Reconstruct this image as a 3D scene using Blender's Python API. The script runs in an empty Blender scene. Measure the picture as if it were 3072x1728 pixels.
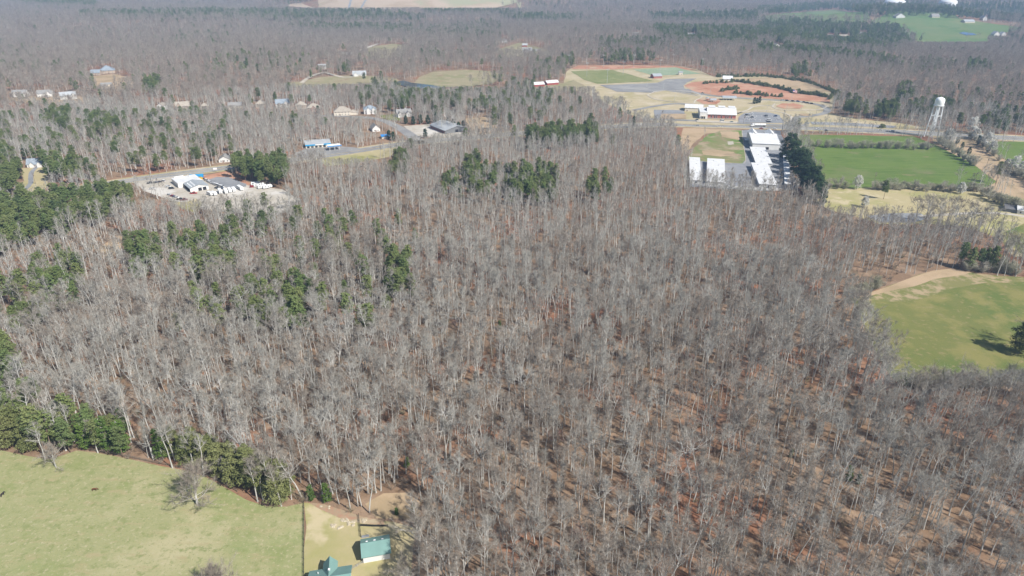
import bpy, math, random
import numpy as np
from mathutils import Vector
from mathutils.geometry import delaunay_2d_cdt

# ------------------------------------------------------------------ camera, sky, sun, exposure
scene = bpy.context.scene
C = scene.collection
R = math.radians
CAM_H, PITCH, FPX = 180.0, 25.5, 2048.0          # drone height (m), tilt below the horizon, focal length in photo pixels
cd = bpy.data.cameras.new('camera'); cam = bpy.data.objects.new('camera', cd); C.objects.link(cam)
cam.location = (0, 0, CAM_H); cam.rotation_euler = (R(90 - PITCH), 0, 0)
cd.sensor_width = 36; cd.lens = 24; cd.clip_start = 1; cd.clip_end = 40000
scene.camera = cam
SUN_AZ, SUN_EL = math.atan2(0.77, -0.64), 44.0   # azimuth from +Y towards +X
w = bpy.data.worlds.new('World'); scene.world = w; w.use_nodes = True
nt = w.node_tree; bg = nt.nodes['Background']
sky = nt.nodes.new('ShaderNodeTexSky'); sky.sky_type = 'NISHITA'; sky.sun_disc = False
sky.sun_elevation = R(SUN_EL); sky.sun_rotation = SUN_AZ; sky.air_density = 1.0; sky.dust_density = 1.0
nt.links.new(sky.outputs[0], bg.inputs[0]); bg.inputs[1].default_value = 0.08
sl = bpy.data.lights.new('sun', 'SUN'); sl.energy = 4.9; sl.angle = R(0.53); sl.color = (1, 0.962, 0.905)
so = bpy.data.objects.new('sun', sl); C.objects.link(so)
sdir = Vector((math.sin(SUN_AZ) * math.cos(R(SUN_EL)), math.cos(SUN_AZ) * math.cos(R(SUN_EL)), math.sin(R(SUN_EL))))
so.rotation_euler = sdir.to_track_quat('Z', 'Y').to_euler(); so.location = (300, -300, 600)
vs = scene.view_settings; vs.view_transform = 'Standard'; vs.look = 'None'; vs.gamma = 1; vs.exposure = 0.47
cy = scene.cycles
cy.max_bounces = 4; cy.diffuse_bounces = 2; cy.glossy_bounces = 2; cy.transmission_bounces = 2
cy.volume_bounces = 0; cy.transparent_max_bounces = 6; cy.caustics_reflective = False; cy.caustics_refractive = False
cy.use_adaptive_sampling = True; cy.adaptive_threshold = 0.02
cy.use_denoising = True

rng = np.random.default_rng(7)
rnd = random.Random(11)

# ------------------------------------------------------------------ terrain and the way from the photograph's layout to the ground
def smooth(a, b, x):
    t = np.clip((x - a) / (b - a), 0, 1); return t * t * (3 - 2 * t)
def bump(x, y, cx, cy_, rx, ry, h, flat=0.0):
    r = np.sqrt(((x - cx) / rx) ** 2 + ((y - cy_) / ry) ** 2)
    return h * (1 - smooth(flat, 1.0, r))
def hgt(x, y):
    x = np.asarray(x, float); y = np.asarray(y, float)
    d = np.sqrt(x * x + y * y)
    a = smooth(1000, 2300, d)
    h = a * (7 * np.sin(x / 310 + 1.3) * np.cos(y / 270 + .4) + 6 * np.sin((x + .7 * y) / 210) + 5 * np.cos((y - .5 * x) / 330 + 2))
    h = h + bump(x, y, -480, 3550, 900, 700, 62, .45)      # landfill mound
    h = h + bump(x, y, 1290, 2400, 420, 330, 20, .1)       # green hill
    h = h + bump(x, y, 1950, 3150, 900, 420, 18, .2)
    return h
CP, SP = math.cos(R(PITCH)), math.sin(R(PITCH))
def at(px, py, z=0.0):
    """ground point below the spot at height z that the photograph shows at px, py"""
    u, v = (px - 1536) / FPX, (864 - py) / FPX
    d = Vector((u, CP + v * SP, -SP + v * CP))
    g = 0.0
    for _ in range(25):
        if d.z > -0.012: t = 4300.0
        else: t = (z + g - CAM_H) / d.z
        p = Vector((0, 0, CAM_H)) + d * t
        g = g * .5 + .5 * float(hgt(p.x, p.y))
    return Vector((p.x, p.y, float(hgt(p.x, p.y))))
def proj(x, y, z):
    rx, ry, rz = x, y, z - CAM_H
    dep = ry * CP - rz * SP
    up = ry * SP + rz * CP
    return 1536 + FPX * rx / dep, 864 - FPX * up / dep
def inside(px, py, poly):
    px = np.asarray(px); py = np.asarray(py); res = np.zeros(px.shape, bool)
    n = len(poly); j = n - 1
    for i in range(n):
        xi, yi = poly[i]; xj, yj = poly[j]
        if yi != yj:
            c = ((yi > py) != (yj > py)) & (px < (xj - xi) * (py - yi) / (yj - yi) + xi)
            res ^= c
        j = i
    return res
def vnoise(x, y, s, seed=0):
    """smooth value noise in 0..1"""
    x = x / s; y = y / s
    xi = np.floor(x).astype(np.int64); yi = np.floor(y).astype(np.int64); fx = x - xi; fy = y - yi
    def hsh(a, b):
        n = (a * 374761393 + b * 668265263 + seed * 974711) & 0x7fffffff
        n = ((n ^ (n >> 13)) * 1274126177) & 0x7fffffff
        return ((n ^ (n >> 16)) & 0xffff) / 65535.0
    fx = fx * fx * (3 - 2 * fx); fy = fy * fy * (3 - 2 * fy)
    return (hsh(xi, yi) * (1 - fx) + hsh(xi + 1, yi) * fx) * (1 - fy) + (hsh(xi, yi + 1) * (1 - fx) + hsh(xi + 1, yi + 1) * fx) * fy

# ------------------------------------------------------------------ materials
def mat(name, col, rough=.85, spec=.2, metal=0.0):
    m = bpy.data.materials.new(name); m.use_nodes = True
    b = m.node_tree.nodes['Principled BSDF']
    b.inputs['Base Color'].default_value = (*col, 1); b.inputs['Roughness'].default_value = rough
    b.inputs['Specular IOR Level'].default_value = spec; b.inputs['Metallic'].default_value = metal
    return m
def ramp_mat(name, layers, rough=.95, bump_=0.0, bscale=1.0, spec=.1):
    """layers: first (colour), then (colour, noise scale per metre, low, high, detail[, stretch xyz]) mixed over it by world-space noise"""
    m = mat(name, layers[0], rough, spec); t = m.node_tree; N = t.nodes; L = t.links
    b = N['Principled BSDF']; geo = N.new('ShaderNodeNewGeometry')
    cur = None
    for i, ly in enumerate(layers[1:]):
        col, sc, lo, hi, det = ly[:5]
        no = N.new('ShaderNodeTexNoise'); no.inputs['Scale'].default_value = sc; no.inputs['Detail'].default_value = det
        no.inputs['Roughness'].default_value = .62
        mp = N.new('ShaderNodeMapping'); mp.inputs['Location'].default_value = (17.3 * i, 5.1 * i, 0)
        if len(ly) > 5: mp.inputs['Scale'].default_value = ly[5]; mp.inputs['Rotation'].default_value = (0, 0, ly[6] if len(ly) > 6 else 0)
        L.new(geo.outputs['Position'], mp.inputs['Vector']); L.new(mp.outputs[0], no.inputs['Vector'])
        mr = N.new('ShaderNodeMapRange'); mr.interpolation_type = 'SMOOTHSTEP'
        mr.inputs['From Min'].default_value = lo; mr.inputs['From Max'].default_value = hi
        L.new(no.outputs['Fac'], mr.inputs['Value'])
        mx = N.new('ShaderNodeMix'); mx.data_type = 'RGBA'
        L.new(mr.outputs[0], mx.inputs['Factor'])
        if cur is None: mx.inputs['A'].default_value = (*layers[0], 1)
        else: L.new(cur, mx.inputs['A'])
        mx.inputs['B'].default_value = (*col, 1); cur = mx.outputs['Result']
    if cur is not None: L.new(cur, b.inputs['Base Color'])
    if bump_:
        no = N.new('ShaderNodeTexNoise'); no.inputs['Scale'].default_value = bscale; no.inputs['Detail'].default_value = 5
        L.new(geo.outputs['Position'], no.inputs['Vector'])
        bp = N.new('ShaderNodeBump'); bp.inputs['Strength'].default_value = bump_; bp.inputs['Distance'].default_value = .3
        L.new(no.outputs['Fac'], bp.inputs['Height']); L.new(bp.outputs[0], b.inputs['Normal'])
    return m
def var_mat(name, cols, rough=.9, spec=.1):
    """colour picked along a ramp by the random number of each object or tree"""
    m = mat(name, cols[0], rough, spec); t = m.node_tree; N = t.nodes; L = t.links
    oi = N.new('ShaderNodeObjectInfo'); cr = N.new('ShaderNodeValToRGB')
    e = cr.color_ramp.elements
    while len(e) < len(cols): e.new(.5)
    for i, c in enumerate(cols): e[i].position = i / (len(cols) - 1); e[i].color = (*c, 1)
    L.new(oi.outputs['Random'], cr.inputs[0]); L.new(cr.outputs[0], N['Principled BSDF'].inputs['Base Color'])
    return m
M = {}
M['litter'] = ramp_mat('leaf_litter', [(.215, .142, .09), ((.295, .207, .14), .06, .42, .62, 6), ((.275, .135, .08), .016, .48, .64, 5), ((.36, .255, .165), .35, .55, .75, 4), ((.12, .085, .06), .5, .58, .75, 3)], bump_=.6, bscale=.9)
M['pasture'] = ramp_mat('pasture_grass', [(.285, .285, .138), ((.20, .25, .088), .018, .52, .66, 6), ((.225, .25, .10), .07, .51, .66, 6), ((.38, .345, .20), .02, .48, .66, 7), ((.33, .285, .155), .09, .5, .72, 6, (1, 3.2, 1), .25), ((.215, .235, .097), .3, .50, .68, 6), ((.39, .35, .215), .7, .53, .70, 5), ((.195, .22, .085), 1.3, .57, .70, 4)], bump_=.35, bscale=1.5)
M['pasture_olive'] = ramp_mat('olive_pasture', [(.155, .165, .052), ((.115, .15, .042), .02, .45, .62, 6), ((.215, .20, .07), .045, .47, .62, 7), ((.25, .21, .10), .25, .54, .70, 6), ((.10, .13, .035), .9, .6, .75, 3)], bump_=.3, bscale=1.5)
M['green'] = ramp_mat('green_crop', [(.112, .168, .034), ((.088, .142, .028), .02, .45, .6, 6), ((.165, .175, .075), .012, .50, .66, 6), ((.135, .185, .05), .25, .46, .62, 5, (.12, 2.2, 1), .1), ((.20, .18, .09), .06, .60, .72, 6)], bump_=.2, bscale=1.2)
M['patchy'] = ramp_mat('patchy_lot', [(.20, .20, .085), ((.13, .20, .05), .035, .48, .6, 5), ((.33, .27, .175), .05, .5, .62, 6), ((.28, .20, .13), .09, .56, .68, 5)], bump_=.2)
M['farm_green'] = ramp_mat('far_farm_grass', [(.13, .19, .065), ((.17, .20, .08), .004, .45, .6, 4), ((.10, .17, .05), .012, .5, .66, 4)])
M['tan'] = ramp_mat('dormant_lawn', [(.40, .34, .19), ((.32, .30, .13), .02, .45, .6, 5), ((.47, .40, .25), .07, .5, .65, 5), ((.25, .24, .09), .012, .55, .66, 4)], bump_=.25, bscale=1.5)
M['meadow'] = ramp_mat('dull_meadow', [(.30, .26, .155), ((.25, .235, .12), .02, .45, .6, 6), ((.35, .29, .19), .05, .5, .65, 6), ((.27, .19, .12), .03, .58, .68, 5)])
M['parkgrass'] = ramp_mat('dry_park_grass', [(.43, .36, .23), ((.36, .31, .17), .02, .45, .6, 5), ((.49, .42, .30), .05, .5, .65, 5)], bump_=.2)
M['reddirt'] = ramp_mat('red_clay', [(.40, .20, .125), ((.47, .27, .18), .03, .45, .6, 5), ((.33, .15, .085), .05, .55, .68, 5), ((.44, .33, .22), .018, .56, .66, 4)], bump_=.3)
M['straw'] = ramp_mat('straw_field', [(.42, .31, .20), ((.33, .25, .15), .03, .45, .62, 5), ((.22, .17, .11), .015, .56, .7, 5)], bump_=.2)
M['mound'] = ramp_mat('landfill_soil', [(.46, .36, .26), ((.40, .30, .20), .006, .45, .6, 5), ((.34, .33, .20), .003, .5, .62, 4)])
M['sport'] = ramp_mat('sports_grass', [(.215, .225, .095), ((.18, .205, .075), .02, .45, .6, 4), ((.26, .26, .12), .05, .5, .7, 4)])
M['turf'] = ramp_mat('artificial_turf', [(.235, .30, .19), ((.27, .325, .215), .03, .45, .6, 3)])
M['asphalt'] = ramp_mat('worn_asphalt', [(.27, .265, .255), ((.22, .215, .21), .05, .45, .6, 5), ((.32, .31, .29), .02, .52, .65, 4)], rough=.9)
M['asphalt_dark'] = ramp_mat('newer_asphalt', [(.25, .255, .265), ((.215, .22, .23), .05, .45, .6, 5), ((.29, .29, .295), .15, .5, .65, 4)], rough=.9)
M['concrete'] = ramp_mat('pale_concrete', [(.50, .45, .37), ((.44, .39, .32), .1, .45, .6, 5), ((.56, .51, .43), .04, .5, .65, 4)])
M['gravel'] = ramp_mat('pale_gravel', [(.46, .42, .36), ((.40, .36, .29), .15, .45, .6, 5), ((.55, .52, .47), .03, .5, .65, 5)], bump_=.2)
M['graygravel'] = ramp_mat('gray_gravel', [(.25, .26, .27), ((.30, .31, .32), .1, .45, .6, 5)], bump_=.2)
M['paint'] = mat('road_paint', (.72, .72, .68))
M['yellowpaint'] = mat('yellow_road_paint', (.62, .45, .12))
M['water'] = mat('pond_water', (.02, .035, .035), .08, .5)
M['bluewater'] = mat('blue_pond_water', (.05, .12, .24), .12, .5)
M['bark'] = var_mat('bare_bark', [(.35, .335, .30), (.53, .515, .475), (.28, .262, .23), (.58, .565, .525), (.42, .405, .37)])
M['twig'] = var_mat('bare_twigs', [(.27, .23, .187), (.33, .294, .245), (.24, .198, .16), (.345, .313, .265), (.29, .25, .206)])
M['paletwig'] = var_mat('pale_bare_twigs', [(.325, .308, .268), (.385, .368, .325), (.295, .275, .235), (.41, .39, .347)])
M['palebark'] = var_mat('pale_bare_bark', [(.44, .43, .395), (.56, .55, .51), (.39, .378, .345), (.60, .59, .55)])
M['redtwig'] = var_mat('red_buds', [(.30, .13, .12), (.22, .15, .13), (.34, .17, .16)])
M['undertwig'] = var_mat('undergrowth_twigs', [(.24, .18, .14), (.31, .26, .20), (.20, .15, .12), (.26, .24, .15)])
M['shrubtwig'] = var_mat('hedge_twigs', [(.38, .37, .26), (.44, .42, .33), (.33, .32, .22), (.40, .37, .31)])
M['pinebark'] = mat('pine_bark', (.21, .15, .115))
M['needle'] = var_mat('pine_needles', [(.11, .155, .05), (.165, .195, .07), (.125, .175, .06), (.18, .205, .08), (.09, .13, .05)])
M['edgeneedle'] = var_mat('edge_pine_needles', [(.15, .165, .06), (.18, .19, .08), (.13, .15, .055)])
M['youngneedle'] = var_mat('young_pine_needles', [(.12, .15, .055), (.15, .165, .07), (.13, .155, .075)])
M['cedar'] = var_mat('evergreen_leaves', [(.034, .062, .026), (.046, .076, .030), (.04, .066, .034)])
M['ivy'] = var_mat('ivy_leaves', [(.075, .125, .03), (.10, .15, .035), (.06, .10, .028)])
M['blossom'] = var_mat('pear_blossom', [(.55, .54, .48), (.62, .61, .56), (.48, .46, .40)])

# ------------------------------------------------------------------ mesh helpers and tags
class MB:
    def __init__(s): s.v = []; s.f = []; s.m = []
    def add(s, vs_, fs, mi=0):
        o = len(s.v); s.v.extend([tuple(p) for p in vs_]); s.f.extend([tuple(i + o for i in f) for f in fs]); s.m.extend([mi] * len(fs)); return s
    def box(s, x0, x1, y0, y1, z0, z1, mi=0):
        return s.add([(x0, y0, z0), (x1, y0, z0), (x1, y1, z0), (x0, y1, z0), (x0, y0, z1), (x1, y0, z1), (x1, y1, z1), (x0, y1, z1)],
                     [(0, 3, 2, 1), (4, 5, 6, 7), (0, 1, 5, 4), (1, 2, 6, 5), (2, 3, 7, 6), (3, 0, 4, 7)], mi)
    def tube(s, pts, rad, n=6, mi=0, cap=True):
        o = len(s.v); P = [Vector(p) for p in pts]
        for i, p in enumerate(P):
            d = (P[min(i + 1, len(P) - 1)] - P[max(i - 1, 0)])
            d = d.normalized() if d.length > 1e-9 else Vector((0, 0, 1))
            a = d.cross(Vector((0, 1, 0)) if abs(d.y) < .9 else Vector((1, 0, 0))).normalized(); b = d.cross(a)
            r = rad[i] if hasattr(rad, '__len__') else rad
            for k in range(n):
                t = 2 * math.pi * k / n; q = p + a * (r * math.cos(t)) + b * (r * math.sin(t)); s.v.append((q.x, q.y, q.z))
        for i in range(len(P) - 1):
            for k in range(n):
                k2 = (k + 1) % n; s.f.append((o + i * n + k, o + i * n + k2, o + (i + 1) * n + k2, o + (i + 1) * n + k)); s.m.append(mi)
        if cap:
            s.f.append(tuple(o + k for k in range(n))[::-1]); s.m.append(mi)
            e = o + (len(P) - 1) * n; s.f.append(tuple(e + k for k in range(n))); s.m.append(mi)
        return s
    def lathe(s, prof, n=20, mi=0, cx=0, cy_=0):
        o = len(s.v)
        for r, z in prof:
            for k in range(n):
                t = 2 * math.pi * k / n; s.v.append((cx + r * math.cos(t), cy_ + r * math.sin(t), z))
        for i in range(len(prof) - 1):
            for k in range(n):
                k2 = (k + 1) % n; s.f.append((o + i * n + k, o + i * n + k2, o + (i + 1) * n + k2, o + (i + 1) * n + k)); s.m.append(mi)
        return s
    def prism(s, poly, y0, y1, mi=0):
        """poly in x,z extruded along y"""
        n = len(poly); v = [(x, y0, z) for x, z in poly] + [(x, y1, z) for x, z in poly]
        f = [tuple(range(n)), tuple(range(2 * n - 1, n - 1, -1))] + [(i, i + n, (i + 1) % n + n, (i + 1) % n) for i in range(n)]
        return s.add(v, f, mi)
    def mesh(s, name, mats):
        me = bpy.data.meshes.new(name); me.from_pydata(s.v, [], s.f)
        for m in mats: me.materials.append(m)
        if len(mats) > 1: me.polygons.foreach_set('material_index', s.m)
        me.update(); return me
    def build(s, name, mats, parent=None):
        if not isinstance(mats, (list, tuple)): mats = [mats]
        return link(name, s.mesh(name, mats), parent)
def link(name, me, parent=None):
    o = bpy.data.objects.new(name, me); C.objects.link(o)
    if parent is not None: o.parent = parent
    return o
def tag(o, label, cat, group=None, kind=None):
    if label: o['label'] = label
    if cat: o['category'] = cat
    if group: o['group'] = group
    if kind: o['kind'] = kind
    return o
def empty(name, loc, rz=0):
    o = bpy.data.objects.new(name, None); C.objects.link(o); o.location = loc; o.rotation_euler = (0, 0, rz); o.empty_display_size = .5
    return o
def struct(o, label=None):
    o['kind'] = 'structure'
    if label: o['label'] = label
    return o
def shade(me):
    me.polygons.foreach_set('use_smooth', [True] * len(me.polygons)); return me

def drape(name, pts, m, lift, step, label=None, poly_world=False):
    """a sheet over the ground inside a polygon of photo pixels"""
    P = [Vector(p) if poly_world else at(*p) for p in pts]
    P = [(p.x, p.y) for p in P]
    # soften the outline
    Q = []
    for i, p in enumerate(P):
        q = P[(i + 1) % len(P)]; n = max(1, int(math.dist(p, q) / (step * 1.5)))
        for k in range(n):
            t = k / n; j = step * .12 if n > 1 and k else 0
            Q.append((p[0] + (q[0] - p[0]) * t + rnd.uniform(-j, j), p[1] + (q[1] - p[1]) * t + rnd.uniform(-j, j)))
    x0, x1 = min(p[0] for p in Q), max(p[0] for p in Q); y0, y1 = min(p[1] for p in Q), max(p[1] for p in Q)
    gx, gy = np.meshgrid(np.arange(x0 + step / 2, x1, step), np.arange(y0 + step / 2, y1, step)); gx = gx.ravel(); gy = gy.ravel()
    k = inside(gx, gy, Q); n = len(Q)
    V = [Vector(p) for p in Q] + [Vector((a, b)) for a, b in zip(gx[k], gy[k])]
    r = delaunay_2d_cdt(V, [], [list(range(n))], 1, 1e-4)
    xy = np.array([(v.x, v.y) for v in r[0]])
    z = hgt(xy[:, 0], xy[:, 1]) + lift
    me = bpy.data.meshes.new(name); me.from_pydata([(a, b, c) for (a, b), c in zip(xy, z)], [], r[2])
    me.materials.append(m); me.update()
    o = link(name, me)
    if sum(p.normal.z for p in me.polygons) < 0: me.flip_normals()
    return struct(o, label)
def strip(name, line, width, m, lift, label=None, step=8.0, offs=0.0, dash=None, parent=None):
    """a road or painted line along a polyline of ground points"""
    P = [at(*p) if len(p) == 2 else Vector(p) for p in line]
    S = []                                         # smooth it
    for i in range(len(P) - 1):
        p0 = P[max(i - 1, 0)]; p1 = P[i]; p2 = P[i + 1]; p3 = P[min(i + 2, len(P) - 1)]
        n = max(2, int((p2 - p1).length / step))
        for k in range(n):
            t = k / n
            S.append(.5 * ((2 * p1) + (p2 - p0) * t + (2 * p0 - 5 * p1 + 4 * p2 - p3) * t * t + (3 * p1 - p0 - 3 * p2 + p3) * t ** 3))
    S.append(P[-1]); v = []; f = []; acc = 0
    for i, p in enumerate(S):
        d = S[min(i + 1, len(S) - 1)] - S[max(i - 1, 0)]; d.z = 0; d.normalize(); nrm = Vector((-d.y, d.x, 0))
        wd = width[0] + (width[1] - width[0]) * i / (len(S) - 1) if isinstance(width, tuple) else width
        for sgn in (-1, 1):
            q = p + nrm * (offs + sgn * wd / 2); v.append((q.x, q.y, float(hgt(q.x, q.y)) + lift))
    for i in range(len(S) - 1):
        if dash and (i % dash[1]) >= dash[0]: continue
        f.append((2 * i, 2 * i + 2, 2 * i + 3, 2 * i + 1))
    me = bpy.data.meshes.new(name); me.from_pydata(v, [], f); me.materials.append(m); me.update()
    if sum(p.normal.z for p in me.polygons) < 0: me.flip_normals()
    o = link(name, me, parent)
    return o if parent is not None else struct(o, label)

# ------------------------------------------------------------------ the ground
def make_ground():
    ang = np.concatenate([np.arange(-52, 52, .5), np.arange(52, 308, 4)])
    rad = np.concatenate([[0.5], np.arange(60, 900, 40), np.arange(900, 4600, 34), np.geomspace(4700, 15000, 24)])
    A, Rr = np.meshgrid(np.radians(ang), rad); x = Rr * np.sin(A); y = Rr * np.cos(A); z = hgt(x, y)
    v = np.stack([x.ravel(), y.ravel(), z.ravel()], 1); na = len(ang); f = []
    for i in range(len(rad) - 1):
        for k in range(na):
            k2 = (k + 1) % na; f.append((i * na + k, (i + 1) * na + k, (i + 1) * na + k2, i * na + k2))
    f.append(tuple(range(na)))
    me = bpy.data.meshes.new('ground'); me.from_pydata(v.tolist(), [], f); me.materials.append(M['litter'])
    me.update()
    if sum(p.normal.z for p in list(me.polygons)[:500]) < 0: me.flip_normals()
    shade(me)
    struct(link('ground', me), 'forest floor of reddish brown leaf litter')
make_ground()

# ------------------------------------------------------------------ land cover: fields, yards, roads, car parks (outlines are in photo pixels, laid on the ground)
M['bank'] = ramp_mat('worn_bank', [(.33, .25, .165), ((.36, .22, .145), .25, .46, .62, 5), ((.40, .33, .22), .12, .5, .65, 5)], bump_=.3)
CLEAR = []                      # where no woodland tree may stand
def cover(name, pts, m, lift, step, label, clear=True):
    if clear: CLEAR.append(pts)
    return drape(name, pts, m, lift, step, label)
PASTURE = [(-260, 1352), (0, 1350), (80, 1368), (150, 1378), (230, 1352), (300, 1360), (400, 1380), (480, 1398), (560, 1412), (620, 1432), (680, 1466), (740, 1500), (800, 1520), (860, 1520), (912, 1508), (912, 1960), (-300, 1960)]
YARD = [(912, 1508), (960, 1512), (1020, 1528), (1080, 1548), (1120, 1560), (1180, 1566), (1250, 1585), (1240, 1640), (1235, 1700), (1230, 1780), (1180, 1960), (912, 1960)]
cover('pasture', PASTURE, M['pasture'], .05, 9, 'pale green pasture where the horse grazes')
cover('yard', YARD, M['tan'], .04, 8, 'worn tan yard around the teal roofed barn')
drape('bank', [(925, 1508), (970, 1512), (1030, 1532), (1085, 1550), (1150, 1562), (1155, 1575), (1090, 1572), (1020, 1555), (960, 1528)], M['bank'], .09, 5, 'bare red clay bank between yard and woods')
cover('brushy_opening', [(1095, 1512), (1150, 1480), (1215, 1478), (1262, 1505), (1255, 1560), (1130, 1556)], M['straw'], .05, 5, 'pale brushy opening above the netting fence')
strip('sandy_lane', [(2624, 1548), (2634, 1522), (2646, 1486)], 3.2, M['gravel'], .1, 'pale sandy lane glimpsed through the lower woods'); CLEAR.append([(2605, 1560), (2625, 1490), (2660, 1480), (2655, 1560)])
OLIVE = [(2552, 895), (2640, 868), (2720, 838), (2800, 812), (2860, 806), (2930, 820), (3000, 828), (3300, 850), (3300, 1190), (3072, 1150), (3000, 1135), (2900, 1128), (2800, 1140), (2720, 1160), (2680, 1140), (2625, 1060), (2590, 975)]
cover('olive_pasture', OLIVE, M['pasture_olive'], .05, 8, 'olive green pasture enclosed by woods')
M['fringe'] = ramp_mat('fading_grass', [(.17, .175, .06), ((.36, .28, .17), .16, .42, .6, 7), ((.20, .19, .075), .05, .5, .65, 5)], bump_=.3)
drape('bleached_fringe', [(2552, 897), (2640, 868), (2720, 838), (2800, 812), (2860, 806), (2935, 821), (3072, 836), (3072, 846), (2960, 848), (2900, 858), (2830, 872), (2770, 895), (2690, 905), (2610, 905)], M['fringe'], .075, 6, 'thin fading grass below the straw coloured strip')
drape('bleached_grass', [(2556, 893), (2640, 868), (2720, 838), (2800, 812), (2860, 806), (2915, 818), (2870, 828), (2800, 838), (2740, 860), (2670, 873), (2600, 891)], M['straw'], .09, 5, 'bleached straw coloured strip along the olive pasture')
FIELD = [(2392, 404), (2480, 405), (2740, 408), (2800, 432), (2860, 462), (2930, 500), (2990, 545), (2960, 562), (2800, 562), (2640, 560), (2560, 566), (2455, 560), (2432, 505), (2412, 455)]
cover('green_field', FIELD, M['green'], .05, 12, 'bright green field below the water tower')
cover('far_green_field', [(2955, 425), (3300, 424), (3300, 560), (3120, 535), (3040, 500), (2990, 462)], M['green'], .05, 12, 'bright green field beyond the dirt track')
LAWN = [(2455, 556), (2560, 560), (2760, 560), (2900, 568), (2990, 580), (3300, 640), (3300, 740), (3060, 735), (2900, 680), (2790, 672), (2640, 672), (2560, 648), (2480, 628), (2440, 600)]
cover('dormant_lawn', LAWN, M['tan'], .04, 10, 'tan dormant lawn between field and woods')
drape('gravel_pad', [(2600, 648), (2660, 640), (2760, 640), (2790, 655), (2740, 668), (2640, 668)], M['graygravel'], .09, 6, 'gray gravel pad at the edge of the lawn')
strip('driveway', [(2760, 650), (2900, 640), (3000, 640), (3080, 650)], 5, M['gravel'], .1, 'pale gravel driveway to the house at the right edge')
cover('clearing', [(3000, 690), (3072, 660), (3300, 690), (3300, 790), (3040, 770), (3010, 730)], M['tan'], .06, 8, 'mown clearing by the house at the right edge')
strip('dirt_track', [(2872, 412), (2905, 440), (2950, 480), (3005, 525), (3075, 575), (3180, 640)], 9, M['straw'], .1, 'dirt track between two rows of shrubs')
CLEAR.append([(2840, 408), (2900, 408), (2990, 470), (3120, 560), (3200, 640), (3120, 640), (3000, 560), (2880, 470)])
cover('track_verge', [(2800, 412), (2958, 422), (2990, 462), (3040, 500), (3120, 535), (3300, 562), (3300, 650), (2990, 582), (2960, 562), (2990, 545), (2930, 500), (2860, 462), (2800, 432)], M['straw'], .03, 10, 'dry verge on both sides of the dirt track', False)
# storage yard
LOT = [(2066, 560), (2075, 478), (2140, 487), (2226, 491), (2236, 480), (2226, 391), (2256, 388), (2342, 392), (2366, 470), (2395, 568), (2300, 574)]
cover('storage_yard', LOT, M['asphalt_dark'], .06, 12, 'dark asphalt yard between the white storage buildings')
GLOT = [(2060, 478), (2086, 440), (2124, 404), (2160, 392), (2226, 391), (2236, 480), (2226, 491), (2140, 487)]
cover('grass_lot', GLOT, M['patchy'], .08, 7, 'patchy green lot beside the storage yard')
drape('bare_patch', [(2105, 452), (2140, 448), (2200, 456), (2215, 466), (2160, 470), (2110, 464)], M['straw'], .12, 6, 'bare tan patch in the patchy green lot')
drape('bare_patch', [(2182, 425), (2200, 424), (2202, 433), (2186, 435)], M['gravel'], .12, 3, 'small sandy spot in the patchy green lot')
drape('bare_patch', [(2160, 395), (2215, 395), (2222, 420), (2200, 418), (2165, 410)], M['straw'], .12, 6, 'dry upper end of the patchy green lot')
drape('bare_bank', [(2050, 384), (2150, 386), (2226, 390), (2200, 396), (2120, 400), (2080, 430), (2050, 470), (2040, 430)], M['straw'], .05, 8, 'dry grass bank below the highway')
CLEAR.append([(2000, 384), (2150, 386), (2226, 390), (2226, 400), (2120, 404), (2080, 450), (2056, 480), (2040, 450)])
strip('kerb', [(2226, 391), (2230, 430), (2237, 478), (2234, 487), (2226, 490), (2180, 489), (2140, 486)], .5, M['concrete'], .14, 'pale concrete kerb along the patchy green lot', step=3)
# the highway and its verges
HWY = [(3500, 440), (3072, 416), (2900, 407), (2700, 396), (2500, 387), (2300, 380), (2100, 375), (1950, 374), (1750, 386), (1500, 405), (1300, 422), (1194, 434), (1030, 459), (900, 477), (690, 502), (560, 518), (430, 535), (370, 544), (250, 563), (-100, 625), (-350, 680)]
strip('highway_verge', HWY, (36, 22), M['parkgrass'], .03, 'dry grass verge along the highway')
strip('highway', HWY, (24, 13), M['asphalt'], .1, 'grey highway crossing the whole view')
strip('lane_line', HWY, .22, M['yellowpaint'], .14, 'yellow centre line on the highway', offs=.25)
strip('lane_line', HWY, .22, M['yellowpaint'], .14, 'yellow centre line on the highway', offs=-.25)
strip('edge_line', HWY, .2, M['paint'], .14, 'white edge line on the highway', offs=5.6)
strip('edge_line', HWY, .2, M['paint'], .14, 'white edge line on the highway', offs=-5.6)
def road_clear(line, half):
    P = [at(*p) for p in line]; L_, R_ = [], []
    for i, p in enumerate(P):
        d = P[min(i + 1, len(P) - 1)] - P[max(i - 1, 0)]; d.z = 0; d.normalize(); n = Vector((-d.y, d.x, 0)) * half
        for s_, a in ((1, L_), (-1, R_)):
            q = p + n * s_; a.append(tuple(float(t) for t in proj(q.x, q.y, q.z)))
    CLEAR.append(L_ + R_[::-1])
road_clear(HWY[:5], 15); road_clear(HWY[4:8], 22); CLEAR.append([(2342, 462), (2372, 462), (2480, 610), (2445, 630), (2390, 580)]); road_clear(HWY[10:], 12); road_clear(HWY[7:11], 9)
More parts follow.
